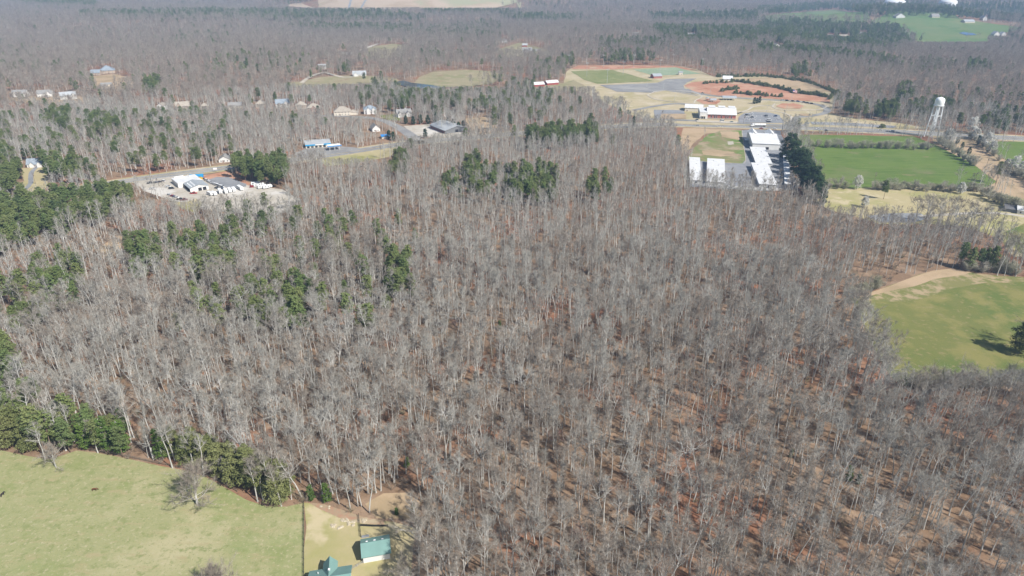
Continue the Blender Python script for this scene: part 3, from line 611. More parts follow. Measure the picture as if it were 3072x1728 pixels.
KP = [M['palebark'], M['paletwig']]
register('pale', [bare_tree(150 + i, ntw=2100, tw=.027, lod=0, **mkspec(i)) for i in range(10)], M['palebark'], KP)
register('palemid', [bare_tree(250 + i, ntw=620, tw=.060, lod=1, **mkspec(i)) for i in range(8)], M['palebark'], KP)
register('baremid', [bare_tree(200 + i, ntw=640, tw=.060, lod=1, **mkspec(i)) for i in range(8)], M['bark'], KB)
register('barefar', [bare_tree(300 + i, ntw=420, tw=.15, lod=2, rt=.17, **{**mkspec(i), 'spread': mkspec(i)['spread'] * 1.35, 'clear': mkspec(i)['clear'] * .75}) for i in range(8)], M['bark'], KB)
register('pine', [pine_tree(400 + i, H=h, base=b, width=wd, ncl=70, per=46, size=.5, cone=c) for i, (h, b, wd, c) in enumerate([(21, .45, 3.6, .5), (19, .35, 3.9, .6), (23, .55, 3.5, .4), (17, .25, 3.6, .75), (20, .4, 4.4, .45)])], M['pinebark'], [M['needle'], M['pinebark']])
register('pinefar', [pine_tree(500 + i, H=h, base=b, width=wd, ncl=26, per=16, size=1.25, cone=c, lod=2) for i, (h, b, wd, c) in enumerate([(20, .42, 3.8, .5), (18, .33, 4.1, .6), (22, .5, 3.6, .4), (17, .25, 3.8, .75)])], M['pinebark'], [M['needle'], M['pinebark']])
register('edgepine', [pine_tree(450 + i, H=h, base=.14, width=wd, ncl=110, per=50, size=.5, cone=c) for i, (h, wd, c) in enumerate([(17, 4.8, .55), (15.5, 5.2, .5), (18, 4.6, .6)])], M['pinebark'], [M['edgeneedle'], M['pinebark']])
register('young', [pine_tree(600 + i, H=h, base=.04, width=2.5, ncl=34, per=30, size=.55, cone=.8, rt=.08) for i, h in enumerate((4.4, 5.2, 3.6))], M['pinebark'], [M['youngneedle'], M['pinebark']])
register('evergreen', [dense_tree(700 + i, H=h, width=wd, n=7200, size=.72, base=.02) for i, (h, wd) in enumerate(((23, 7.6), (21, 7.0), (19, 7.2)))], M['pinebark'], [M['cedar']])
register('conifer', [dense_tree(720 + i, H=h, width=wd, n=2200, size=.6, power=1.0, base=.04) for i, (h, wd) in enumerate(((12, 3.0), (10, 2.6)))], M['pinebark'], [M['cedar']])
register('ivytree', [pine_tree(740 + i, H=h, base=.12, width=2.9, ncl=70, per=46, size=.5, cone=.5) for i, h in enumerate((15, 13))], M['bark'], [M['ivy'], M['bark']])
register('pear', [dense_tree(760 + i, H=h, width=wd, n=2400, size=.42, power=.8, base=.15) for i, (h, wd) in enumerate(((9, 3.2), (7, 2.7), (11, 3.6)))], M['bark'], [M['blossom']])
register('shrub', [shrub(800 + i, H=h, width=wd, n=2000, tw=.06, stems=10) for i, (h, wd) in enumerate(((6.5, 4.2), (8, 4.8), (5.5, 4), (9, 5)))], M['bark'], [M['shrubtwig']])
register('under', [shrub(830 + i, H=h, width=2.4, n=260, tw=.05, stems=5) for i, h in enumerate((2.6, 4, 5.5))], M['undertwig'], [M['undertwig']])
register('redbud', [shrub(850 + i, H=h, width=3, n=700, tw=.06) for i, h in enumerate((6, 8))], M['bark'], [M['redtwig']])
register('oak', [bare_tree(903, H=13.5, clear=.14, spread=6.6, nlimb=30, ntw=9500, tw=.034, rt=.4, fork=0, elev=(12, 72), lf=.26, minl=.05), bare_tree(901, H=10, clear=.22, spread=4.6, nlimb=18, ntw=4200, tw=.032, rt=.24, elev=(15, 65), lf=.3, minl=.04), bare_tree(902, H=19, clear=.25, spread=7.0, nlimb=18, ntw=4000, tw=.04, rt=.4, fork=3, elev=(18, 58))], M['bark'], KB)

def thing_tree(name, kind, vi, loc, rz, sc, label, cat, group=None):
    tm, km = PRO[kind][vi % len(PRO[kind])]
    e = empty(name, loc, rz); e.scale = (sc, sc, sc) if not hasattr(sc, '__len__') else sc
    tag(e, label, cat, group)
    link('trunk', tm, e); link('crown', km, e)
    return e
def mass(name, kind, P, rz, sc, vi, label, cat):
    """one mass of many instances on points"""
    me = bpy.data.meshes.new(name); n = len(P); me.vertices.add(n); me.vertices.foreach_set('co', np.asarray(P, np.float32).ravel())
    a = me.attributes.new('rot', 'FLOAT_VECTOR', 'POINT'); rr = np.zeros((n, 3), np.float32); rr[:, 2] = rz; a.data.foreach_set('vector', rr.ravel())
    a = me.attributes.new('scl', 'FLOAT_VECTOR', 'POINT'); s = np.asarray(sc, np.float32); s = np.repeat(s[:, None], 3, 1) if s.ndim == 1 else s
    a.data.foreach_set('vector', s.ravel())
    a = me.attributes.new('idx', 'INT', 'POINT'); a.data.foreach_set('value', np.asarray(vi, np.int32))
    me.update(); o = link(name, me)
    g = bpy.data.node_groups.new(name, 'GeometryNodeTree')
    g.interface.new_socket('Geometry', in_out='INPUT', socket_type='NodeSocketGeometry'); g.interface.new_socket('Geometry', in_out='OUTPUT', socket_type='NodeSocketGeometry')
    N = g.nodes; L = g.links; gi = N.new('NodeGroupInput'); go = N.new('NodeGroupOutput')
    ci = N.new('GeometryNodeCollectionInfo'); ci.inputs['Collection'].default_value = SRC[kind]; ci.inputs['Separate Children'].default_value = True; ci.inputs['Reset Children'].default_value = True
    ip = N.new('GeometryNodeInstanceOnPoints'); ip.inputs['Pick Instance'].default_value = True
    def na(nm, ty):
        q = N.new('GeometryNodeInputNamedAttribute'); q.data_type = ty; q.inputs['Name'].default_value = nm
        return [x for x in q.outputs if x.enabled and x.name == 'Attribute'][0]
    er = N.new('FunctionNodeEulerToRotation'); L.new(na('rot', 'FLOAT_VECTOR'), er.inputs[0])
    L.new(gi.outputs[0], ip.inputs['Points']); L.new(ci.outputs[0], ip.inputs['Instance']); L.new(na('idx', 'INT'), ip.inputs['Instance Index'])
    L.new(er.outputs[0], ip.inputs['Rotation']); L.new(na('scl', 'FLOAT_VECTOR'), ip.inputs['Scale']); L.new(ip.outputs[0], go.inputs[0])
    mo = o.modifiers.new('scatter', 'NODES'); mo.node_group = g
    return tag(o, label, cat, None, 'stuff')

# ------------------------------------------------------------------ the woods: where trees stand
PINES = [  # outlines (photo pixels) of where pine crowns show, share of pines inside
 ([(-60, 600), (120, 575), (390, 545), (400, 590), (250, 650), (120, 690), (-60, 740)], .92),
 ([(-60, 880), (60, 790), (200, 740), (250, 770), (230, 860), (110, 930), (-60, 960)], .55),
 ([(380, 720), (470, 700), (480, 790), (400, 800)], .85), ([(500, 690), (680, 670), (705, 800), (590, 820), (570, 745), (500, 735)], .45),
 ([(680, 610), (1250, 610), (1250, 950), (480, 950), (480, 830)], .07), ([(1150, 770), (1220, 765), (1238, 850), (1165, 850)], .95),
 ([(740, 840), (830, 880), (815, 955), (760, 950)], .6), ([(862, 875), (908, 875), (908, 955), (862, 955)], .95), ([(800, 800), (890, 795), (880, 860), (800, 850)], .4),
 ([(688, 472), (860, 472), (858, 545), (690, 545)], .97), ([(1300, 500), (1480, 490), (1670, 495), (1670, 575), (1400, 580), (1300, 560)], .2),
 ([(1530, 500), (1670, 497), (1668, 578), (1530, 580)], .7), ([(1760, 522), (1838, 520), (1838, 575), (1762, 575)], .75), ([(1392, 482), (1440, 472), (1440, 530), (1392, 530)], .75),
 ([(1165, 440), (1225, 440), (1225, 500), (1165, 500)], .6),
 ([(1580, 385), (1700, 376), (1790, 372), (1798, 412), (1700, 416), (1580, 420)], .85), ([(120, 472), (240, 470), (240, 530), (120, 530)], .85), ([(-60, 480), (60, 485), (60, 560), (-60, 560)], .85),
 ([(-60, 330), (700, 330), (700, 470), (560, 500), (300, 530), (250, 560), (-60, 470)], .10), ([(140, 330), (210, 330), (210, 370), (140, 370)], .7), ([(270, 340), (350, 335), (360, 390), (280, 390)], .75),
 ([(430, 232), (478, 235), (478, 265), (430, 265)], .95), ([(2895, 745), (2990, 722), (2990, 800), (2900, 800)], .8), ([(2960, 380), (3100, 370), (3100, 330), (2960, 330)], .25),
 ([(2272, 66), (2400, 62), (2700, 75), (2740, 130), (2620, 145), (2440, 130), (2272, 110)], .88), ([(2272, 132), (2400, 135), (2560, 155), (2710, 177), (2700, 186), (2500, 166), (2272, 152)], .9),
 ([(2272, 22), (2500, 8), (2700, 8), (3140, 12), (3140, 62), (2900, 46), (2700, 38), (2560, 40), (2400, 33), (2272, 36)], .75),
 ([(1940, 42), (2272, 35), (2272, 64), (1960, 62)], .8), ([(1960, 76), (2272, 80), (2272, 128), (2050, 122), (1960, 98)], .85), ([(1560, 45), (1720, 45), (1720, 62), (1560, 62)], .75), ([(1500, 35), (1560, 30), (1560, 60), (1500, 55)], .6),
 ([(1780, 110), (2050, 120), (2060, 140), (1800, 135)], .4), ([(1790, 150), (1980, 155), (1975, 200), (1830, 198)], .5), ([(1990, 182), (2080, 186), (2135, 218), (2092, 214)], .95), ([(2372, 195), (2440, 190), (2440, 228), (2372, 228)], .7),
 ([(720, 32), (1060, 28), (1270, 44), (1270, 56), (830, 62), (720, 46)], .65), ([(900, 70), (1240, 74), (1240, 95), (900, 86)], .5), ([(-60, -10), (290, -10), (290, 22), (-60, 8)], .75), ([(240, 36), (660, 30), (800, 45), (780, 54), (240, 50)], .6),
 ([(1270, 26), (1500, 28), (1500, 40), (1270, 40)], .75), ([(1240, 80), (1500, 60), (1500, 110), (1240, 100)], .25), ([(1600, 180), (1720, 160), (1720, 200), (1620, 200)], .35),
 ([(2540, 295), (2600, 295), (2600, 350), (2540, 350)], .6), ([(2625, 312), (2690, 310), (2690, 360), (2625, 360)], .8), ([(2720, 300), (2790, 295), (2870, 310), (2860, 330), (2720, 325)], .45), ([(2690, 255), (2740, 252), (2740, 290), (2690, 290)], .8), ([(2900, 185), (2960, 185), (2960, 210), (2900, 210)], .7),
 ([(-60, 1000), (40, 1010), (45, 1110), (-60, 1110)], .7), ([(-60, 1160), (120, 1170), (190, 1210), (330, 1200), (420, 1240), (330, 1320), (-60, 1320)], .45),
]
def field(r0, r1, sp, half):
    """jittered grid of ground points between two distances"""
    xs = np.arange(-r1, r1, sp); ys = np.arange(-20, r1, sp)
    X, Y = np.meshgrid(xs, ys); X = X.ravel(); Y = Y.ravel()
    d = np.hypot(X, Y); k = (d >= r0 - sp) & (d < r1 + sp) & (np.abs(np.arctan2(X, Y)) < R(half)); X = X[k]; Y = Y[k]
    X = X + rng.uniform(-.8, .8, len(X)) * sp; Y = Y + rng.uniform(-.8, .8, len(Y)) * sp
    d = np.hypot(X, Y); k = (d >= r0) & (d < r1); X = X[k]; Y = Y[k]
    Z = hgt(X, Y); px, py = proj(X, Y, Z)
    qx, qy = proj(X, Y, Z + 20)
    k = (px > -260) & (px < 3330) & (py < 2150) & (qy < 1800) & (py > -60)
    return X[k], Y[k], Z[k], px[k], py[k]
def woods(r0, r1, sp, half=52):
    X, Y, Z, px, py = field(r0, r1, sp, half)
    k = np.ones(len(X), bool)
    for c in CLEAR: k &= ~inside(px, py, c)
    dens = vnoise(X, Y, 26, 3) * .6 + vnoise(X, Y, 80, 4) * .4
    k &= rng.random(len(X)) < np.clip(.36 + 1.15 * dens, 0, 1)
    X, Y, Z, px, py = X[k], Y[k], Z[k], px[k], py[k]
    cx, cy_ = proj(X, Y, Z + 13)
    share = np.where(np.hypot(X, Y) > 700, .016 + .14 * smooth(.66, .84, vnoise(X, Y, 160, 9)), 0.0)
    for poly, s in PINES: share = np.where(inside(cx, cy_, poly), np.maximum(share, s), share)
    pine = rng.random(len(X)) < share
    hp = py - proj(X, Y, Z + 21)[1]; cap = np.full(len(X), 9.0)
    for x0, x1, y0 in CAPS:
        k = (px > x0) & (px < x1) & (py > y0) & (py < y0 + 110); cap = np.where(k, np.minimum(cap, (py - y0 + 2) / hp), cap)
    k = cap > .26
    return tuple(a[k] for a in (X, Y, Z, px, py, pine, cap))
SPEC = []
near = woods(105, 430, 4.9); mid = woods(430, 1100, 5.6); far1 = woods(1100, 2400, 8.8, 44); far2 = woods(2400, 4300, 12.5, 42)
def sizes(n, lo=.44, hi=1.15): return lo + (hi - lo) * rng.beta(2.6, 1.8, n)
B3 = [np.concatenate([a[i][~a[5]] for a in (near, mid)]) for i in (0, 1, 2, 3, 4, 6)]
P3 = [np.concatenate([a[i][a[5]] for a in (near, mid)]) for i in (0, 1, 2, 3, 4, 6)]
def pick_nearest(A, n):
    d = np.hypot(A[0], A[1]); cx, cy_ = proj(A[0], A[1], A[2] + 15)
    vis = (cx > 10) & (cx < 3062) & (cy_ > 0) & (cy_ < 1715)
    o = np.argsort(np.where(vis, d, 1e9))[:n]; k = np.zeros(len(d), bool); k[o] = True; return k
kb = pick_nearest(B3, 300); kp = pick_nearest(P3, 300)
def rest(A, k, lim): 
    d = np.hypot(A[0], A[1]); return ~k & (d >= lim[0]) & (d < lim[1])
def pale_share(x, y): return .2 + .6 * smooth(.34, .66, vnoise(np.asarray(x), np.asarray(y), 46, 21) * .65 + vnoise(np.asarray(x), np.asarray(y), 130, 22) * .35)
PALE = {}
def is_pale(x, y):
    if (x, y) not in PALE: PALE[(x, y)] = rnd.random() < float(pale_share(x, y))
    return PALE[(x, y)]
# single trees
wide_words = ['tall', 'slender', 'spreading']
def loc_words(px, py):
    return 'at the bottom of the view' if py > 1500 else 'in the leafless woods'
for x, y, z, px, py, cp in zip(*[a[kb] for a in B3]):
    v = rnd.randrange(10); s = min(float(sizes(1)[0]), cp)
    kindw = {3: 'forked', 4: 'forked', 8: 'wide crowned'}.get(v, 'straight')
    hw = 'tall' if s > .9 else 'smaller'
    if px < 1250 and py > 1480: side = 'beside the yard and the teal roofed barn'
    elif px < 1000: side = 'behind the pasture pines'
    elif py < 1250: side = 'left of the olive pasture' if px > 2200 else 'in the middle of the woods'
    else:
        col = 'left' if px < 1600 else 'middle' if px < 2050 else 'right' if px < 2500 else 'far right'
        side = '%s of the foreground woods, %s' % ('at the bottom edge' if py > 1720 else 'in the near rows' if py > 1480 else 'in the back rows', col)
    thing_tree('bare_tree', 'pale' if is_pale(x, y) else 'bare', v, (x, y, z), rnd.uniform(0, 6.28), s, '%s %s bare %s tree %s' % (hw, kindw, 'pale' if is_pale(x, y) else 'brownish', side), 'tree', 'bare trees of the near woods')
for x, y, z, px, py, cp in zip(*[a[kp] for a in P3]):
    v = rnd.randrange(5); s = min(float(sizes(1, .7, 1.1)[0]), cp)
    if py > 1000: wh = 'near the pasture at the left edge'
    elif py > 850: wh = 'scattered in the bare woods above the pasture'
    elif px < 420: wh = 'in the dense pine stand at the left'
    elif px > 2600: wh = 'at the edge of the olive pasture'
    else: wh = 'in a clump among bare trees below the dealer lot' if px < 1000 else 'in a clump in the middle of the bare woods'
    wh += ', ' + ('far left' if px < 300 else 'left of centre' if px < 700 else 'towards the centre' if px < 1100 else 'near the centre' if px < 1500 else 'towards the right')
    thing_tree('pine_tree', 'pine', v, (x, y, z), rnd.uniform(0, 6.28), s, '%s green pine %s' % ('tall' if s > .92 else 'smaller', wh), 'tree', 'pines among the bare woods')
# the masses
def put(name, kind, A, k, smin, smax, label, nv):
    n = int(k.sum()); s = sizes(n, smin, smax)
    if name != 'undergrowth': s = np.minimum(s, A[-1][k])
    mass(name, kind, np.stack([A[0][k], A[1][k], A[2][k]], 1), rng.uniform(0, 6.28, n), s, rng.integers(0, nv, n), label, 'woodland')
pl = rng.random(len(B3[0])) < pale_share(B3[0], B3[1])
put('bare_woods', 'bare', B3, rest(B3, kb, (0, 430)) & ~pl, .44, 1.15, 'brownish leafless trees covering the middle of the view', 10)
put('pale_woods', 'pale', B3, rest(B3, kb, (0, 430)) & pl, .44, 1.15, 'pale grey leafless trees covering the middle of the view', 10)
put('middle_woods', 'baremid', B3, rest(B3, kb, (430, 1100)) & ~pl, .44, 1.15, 'brownish leafless woods around the buildings and roads', 8)
put('pale_middle_woods', 'palemid', B3, rest(B3, kb, (430, 1100)) & pl, .44, 1.15, 'pale grey leafless woods around the buildings and roads', 8)
put('pine_woods', 'pine', P3, rest(P3, kp, (0, 1100)), .7, 1.1, 'green pines scattered through the farther woods', 5)
F = [np.concatenate([far1[i], far2[i]]) for i in range(7)]; dF = np.hypot(F[0], F[1])
put('distant_woods', 'barefar', F, (~F[5]) & (dF < 2400), .75, 1.2, 'hazy grey leafless woods of the far distance', 8)
put('horizon_woods', 'barefar', F, (~F[5]) & (dF >= 2400), 1.0, 1.45, 'bluish woods near the horizon', 8)
put('distant_pines', 'pinefar', F, F[5] & (dF < 2400), .8, 1.15, 'dark green pine belts in the distance', 4)
put('horizon_pines', 'pinefar', F, F[5] & (dF >= 2400), 1.0, 1.4, 'dark blue green pine belts near the horizon', 4)
U = field(105, 640, 4.6, 46); ku = rng.random(len(U[0])) < .75
for c in CLEAR: ku &= ~inside(U[3], U[4], c)
put('undergrowth', 'under', U, ku, .6, 1.25, 'low brown brush on the forest floor', 3)

# ------------------------------------------------------------------ single trees and shrubs that stand apart
def T1(name, kind, vi, px, py, sc, label, cat='tree', group=None, z=0.0):
    return thing_tree(name, kind, vi, at(px, py, z), rnd.uniform(0, 6.28), sc, label, cat, group)
T1('bare_tree', 'oak', 0, 592, 1514, 1.15, 'round spreading bare tree alone in the pale pasture')
T1('bare_tree', 'oak', 0, 660, 1800, 1.0, 'bare tree top rising from the bottom edge of the pasture')
T1('bare_tree', 'oak', 1, 168, 1402, 1.0, 'small crooked bare tree at the upper edge of the pasture')
T1('bare_tree', 'oak', 2, 2592, 1128, 1.15, 'huge spreading bare tree at the corner of the olive pasture')
T1('bare_tree', 'oak', 2, 1262, 1668, .85, 'big bare tree overhanging the teal roofed barn')
T1('bare_tree', 'oak', 1, 1215, 1760, 1.0, 'bare tree below the white barn wall')
T1('bare_tree', 'oak', 2, 2415, 640, .9, 'pale bare tree in front of the dark evergreen row')
for k, (px, py) in enumerate(((2775, 668), (2810, 676), (2742, 672), (2905, 690), (2960, 700), (2862, 672))):
    T1('bare_tree', 'oak', 2, px, py, rnd.uniform(.85, 1.1), ('bare tree standing %s on the lawn\'s lower edge' % ('first', 'second', 'third', 'fourth', 'fifth', 'sixth')[k]), group='bare trees on the lawn edge')
for k, (px, py, s, wh) in enumerate(((2552, 958, .85, 'highest on the left edge of the olive pasture'), (2580, 1015, .95, 'second down the left edge of the olive pasture'), (2604, 1072, 1.0, 'third down the left edge of the olive pasture'), (2660, 1165, .8, 'at the lower left corner of the olive pasture'), (2770, 1195, .75, 'below the olive pasture, left of two'), (2880, 1190, .8, 'below the olive pasture, right of two'))):
    T1('bare_tree', 'oak', 2, px, py, s, 'round bare tree ' + wh)
for k, (px, py, s) in enumerate(((2545, 1445, .5), (2572, 1452, .4), (2370, 1372, .3), (1222, 1402, .4), (1500, 990, .4), (2120, 1020, .35), (1240, 1535, .3), (1190, 1545, .28))):
    T1('evergreen_bush', 'ivytree', k, px, py, s, 'small green bush ' + ('beside the sandy lane, larger', 'beside the sandy lane, smaller', 'left of the sandy lane in the woods', 'in the woods above the yard', 'in the middle of the bare woods', 'in the woods left of the olive pasture', 'right of the brushy opening', 'in the brushy opening')[k], 'bush')
T1('pine_tree', 'pine', 4, 2650, 598, .85, 'lone gnarled pine on the tan lawn')
T1('pear_tree', 'pear', 0, 2592, 622, 1.0, 'pale blossoming pear alone on the tan lawn')
T1('pine_tree', 'edgepine', 1, 3062, 1062, 1.25, 'big dark pine at the right edge casting its shadow on the olive pasture')
T1('bare_tree', 'oak', 2, 3085, 1040, .95, 'bare tree beside the big dark pine at the right edge')
for k, (px, py, s) in enumerate(((2364, 474, 1.0), (2376, 492, 1.05), (2388, 510, 1.0), (2400, 528, 1.02), (2411, 546, 1.0), (2421, 563, 1.0), (2432, 580, .95), (2444, 597, .9), (2456, 612, .72))):
    T1('evergreen_tree', 'evergreen', k, px, py, (s * 1.2, s * 1.2, s * 1.08), '%s dark evergreen from the highway in the row beside the storage yard' % ('first', 'second', 'third', 'fourth', 'fifth', 'sixth', 'seventh', 'eighth', 'ninth')[k], group='dark evergreen row')
od = ['first', 'second', 'third', 'fourth', 'fifth', 'sixth', 'seventh', 'eighth', 'ninth', 'tenth', 'eleventh', 'twelfth', 'thirteenth', 'fourteenth', 'fifteenth', 'sixteenth', 'seventeenth', 'eighteenth', 'nineteenth', 'twentieth', 'twenty-first', 'twenty-second']
# evergreens along the pasture
EV = [(28, 1342, 'edgepine', 0, .95), (95, 1352, 'edgepine', 1, 1.0), (150, 1330, 'ivytree', 0, .95), (205, 1332, 'edgepine', 2, .9), (262, 1345, 'ivytree', 1, 1.0), (330, 1352, 'ivytree', 0, 1.15), (372, 1356, 'ivytree', 1, 1.2), (345, 1330, 'edgepine', 1, .9), (60, 1315, 'edgepine', 2, .95), (120, 1300, 'edgepine', 0, .9),
      (490, 1378, 'ivytree', 0, 1.0), (525, 1368, 'edgepine', 0, .85), (570, 1392, 'edgepine', 1, .9), (618, 1408, 'edgepine', 2, .95), (668, 1430, 'edgepine', 0, .95), (712, 1452, 'edgepine', 1, 1.0), (752, 1462, 'edgepine', 2, 1.05), (798, 1482, 'edgepine', 0, 1.05), (836, 1508, 'edgepine', 1, 1.0), (858, 1490, 'edgepine', 2, .95), (935, 1500, 'ivytree', 1, .55), (984, 1508, 'ivytree', 0, .62), (640, 1388, 'edgepine', 1, .9), (585, 1370, 'edgepine', 2, .85), (700, 1425, 'edgepine', 0, .95), (775, 1445, 'edgepine', 1, .95)]
for k, (px, py, kd, v, s) in enumerate(EV):
    wh = 'beside the crooked tree' if px < 170 else 'behind the board fence' if px < 480 else 'behind the lone pasture tree' if px < 700 else 'at the pasture corner' if px < 900 else 'by the clay bank'
    T1('pine_tree' if kd == 'edgepine' else 'ivy_clad_tree', kd, v, px, py, s, '%s %s from the left at the pasture edge, %s' % (od[sorted(e_[0] for e_ in EV if (e_[2] == kd)).index(px)], 'bushy pine' if kd == 'edgepine' else 'ivy covered tree', wh), group='evergreens along the pasture')
# hedgerows in the green fields
HR = [((2425, 440), (2790, 447), 26, 'between the two strips of green field'), ((2455, 566), (2540, 562), 6, 'at the lower edge of the green field by the evergreens'), ((2605, 566), (2940, 575), 24, 'at the lower edge of the green field'), ((2812, 428), (2925, 500), 16, 'along the left side of the dirt track'), ((2905, 408), (2995, 482), 11, 'along the right side of the dirt track'), ((3005, 500), (3120, 570), 12, 'beside the far green field'), ((2940, 585), (3075, 640), 12, 'between lawn and track'), ((2720, 1168), (3060, 1155), 16, 'at the lower edge of the olive pasture'), ((2556, 885), (2640, 862), 6, 'at the tip of the olive pasture'), ((2900, 812), (3060, 826), 9, 'behind the olive pasture')]
for (a, b, n, wh) in HR:
    for k in range(n):
        t = (k + rnd.uniform(.1, .9)) / n; px = a[0] + (b[0] - a[0]) * t + rnd.uniform(-3, 3); py = a[1] + (b[1] - a[1]) * t + rnd.uniform(-3, 4)
        T1('shrub', 'shrub', rnd.randrange(4), px, py, rnd.uniform(.95, 1.5), 'grey shrub in the hedgerow %s' % wh, 'shrub', 'hedgerow shrubs')
for k, (px, py, s, wh) in enumerate(((2845, 432, 1.1, 'left of the dirt track near the tower'), (2838, 420, 1.0, 'nearest the water tower'), (2912, 402, 1.1, 'where the dirt track meets the highway'), (2925, 420, .9, 'at the head of the right row'), (2945, 436, .9, 'second in the right row'), (2960, 448, 1.0, 'third in the right row'), (2975, 460, .9, 'fourth in the right row'), (3020, 505, .8, 'at the corner of the far green field'), (3040, 515, .85, 'second at the far green field'), (3062, 526, .9, 'third at the far green field'), (2960, 415, .8, 'beside the highway beyond the track'), (2570, 568, .7, 'at the lower edge of the green field'), (2880, 582, .7, 'right end of the lower hedgerow'))):
    T1('pear_tree', 'pear', k, px, py, s * 1.6, 'white blossoming pear %s' % wh, 'tree', 'blossoming pears')
for k, (px, py) in enumerate(((2870, 432), (2885, 446), (2935, 428), (2950, 440), (2905, 465))):
    T1('conifer', 'conifer', k, px, py, .7, 'small dark evergreen %s of the track rows' % ('first', 'second', 'third', 'fourth', 'fifth')[k], 'tree', 'small evergreens by the track')
for k, (px, py, s) in enumerate(((1218, 372, .9), (1240, 374, 1.0), (1262, 372, 1.0), (1284, 372, 1.1), (1306, 368, 1.1), (1322, 366, 1.2), (1345, 372, .9), (1360, 382, 1.0), (1376, 392, .9), (1390, 390, 1.1), (1276, 414, .9), (1180, 422, 1.0), (1168, 418, .9), (955, 340, 1.0))):
    T1('conifer', 'conifer', k, px, py, s, '%s dark green conifer %s' % (('low', 'pointed')[k % 2], 'in the row behind the grey metal barn' if k < 10 else ('in front of the gravel lot', 'near the blue roofed shed', 'beside the blue roofed shed', 'beside the pink brick house')[k - 10]), 'tree', 'conifers by the grey barn')
# young pines on the red clay
YP = [((2148, 231), (2290, 229), 26), ((2290, 229), (2420, 246), 24), ((2420, 246), (2505, 278), 20), ((2505, 278), (2485, 300), 10), ((2105, 252), (2220, 246), 18), ((2220, 247), (2330, 264), 26), ((2330, 264), (2390, 282), 18), ((2385, 278), (2482, 292), 26), ((2165, 274), (2215, 266), 16), ((2200, 280), (2280, 288), 14), ((2280, 288), (2350, 293), 7), ((2640, 385), (2650, 384), 2), ((1560, 190), (1700, 196), 8)]
for (a, b, n) in YP[:-1]:
    for k in range(n):
        t = (k + rnd.uniform(0, 1)) / n
        T1('young_pine', 'young', rnd.randrange(3), a[0] + (b[0] - a[0]) * t + rnd.uniform(-2, 2), a[1] + (b[1] - a[1]) * t + rnd.uniform(-1.6, 1.6), rnd.uniform(.8, 1.5), 'young bushy pine in the rows on the red clay', 'tree', 'young pines on the red clay')
for k, (px, py) in enumerate(((2262, 312), (2270, 311), (2278, 309))):
    T1('conifer', 'conifer', k, px, py, .8, '%s of three conifers behind the red brick hall' % ('left', 'middle', 'right')[k], 'tree', 'three park conifers')
# red budding understory
for k in range(26):
    px, py = rnd.choice([(2080, 1100), (1700, 1350), (2620, 1170), (1500, 1460), (1900, 1620), (1750, 1640), (2990, 770), (3040, 790), (1330, 1000), (660, 700), (2890, 620), (1050, 1010), (2300, 900)])
    q = at(px + rnd.uniform(-60, 60), py + rnd.uniform(-25, 25))
    thing_tree('budding_tree', 'redbud', rnd.randrange(2), q, rnd.uniform(0, 6.28), rnd.uniform(.7, 1.1), 'small tree with red buds among the grey bare trees', 'tree', 'red budding trees')

# ------------------------------------------------------------------ buildings
def cm(name, col, **k):
    if name not in M: M[name] = mat(name, col, **k)
    return M[name]
def wavy(name, col, sc, d=.25):
    """sheet metal or siding: fine stripes of relief"""
    m = mat(name, col, .55, .35); t = m.node_tree; N = t.nodes; L = t.links; b = N['Principled BSDF']
    tc = N.new('ShaderNodeTexCoord'); wv = N.new('ShaderNodeTexWave'); wv.inputs['Scale'].default_value = sc; wv.inputs['Distortion'].default_value = 0
    L.new(tc.outputs['Object'], wv.inputs['Vector']); bp = N.new('ShaderNodeBump'); bp.inputs['Strength'].default_value = d; bp.inputs['Distance'].default_value = .05
    L.new(wv.outputs['Fac'], bp.inputs['Height']); L.new(bp.outputs[0], b.inputs['Normal'])
    no = N.new('ShaderNodeTexNoise'); no.inputs['Scale'].default_value = .25; no.inputs['Detail'].default_value = 5; L.new(tc.outputs['Object'], no.inputs['Vector'])
    mx = N.new('ShaderNodeMix'); mx.data_type = 'RGBA'; mx.inputs['A'].default_value = (*[c * .66 for c in col], 1); mx.inputs['B'].default_value = (*col, 1)
    L.new(no.outputs['Fac'], mx.inputs['Factor']); L.new(mx.outputs['Result'], b.inputs['Base Color']); return m
M['whitemetal'] = wavy('white_metal', (.78, .78, .77), .8); M['whitewall'] = mat('white_wall', (.70, .69, .66), .7)
M['tealroof'] = wavy('teal_metal_roof', (.20, .345, .31), 1.2, .15); M['tealroof'].node_tree.nodes['Principled BSDF'].inputs['Roughness'].default_value = .8; M['greyroof'] = wavy('grey_metal_roof', (.40, .43, .45), .8); M['paleroof'] = wavy('pale_metal_roof', (.47, .49, .50), .8)
M['shingle'] = ramp_mat('grey_shingles', [(.24, .235, .225), ((.30, .29, .275), .6, .4, .6, 4)]); M['tanshingle'] = ramp_mat('tan_shingles', [(.33, .29, .24), ((.39, .35, .295), .6, .4, .6, 4)])
M['blueshingle'] = ramp_mat('blue_grey_shingles', [(.23, .27, .31), ((.29, .33, .37), .6, .4, .6, 4)]); M['darkshingle'] = ramp_mat('dark_shingles', [(.12, .12, .13), ((.17, .17, .17), .6, .4, .6, 4)])
M['brick'] = ramp_mat('red_brick', [(.36, .12, .10), ((.42, .16, .13), 1.5, .4, .6, 3)]); M['tanbrick'] = ramp_mat('tan_brick', [(.42, .34, .27), ((.48, .40, .32), 1.2, .4, .6, 3)]); M['pinkbrick'] = ramp_mat('pink_brick', [(.45, .29, .23), ((.50, .34, .28), 1.2, .4, .6, 3)])
M['cream'] = mat('cream_wall', (.66, .60, .50), .75); M['redbarn'] = mat('red_barn_boards', (.33, .07, .06), .8); M['darkwall'] = mat('dark_grey_wall', (.17, .175, .18), .7)
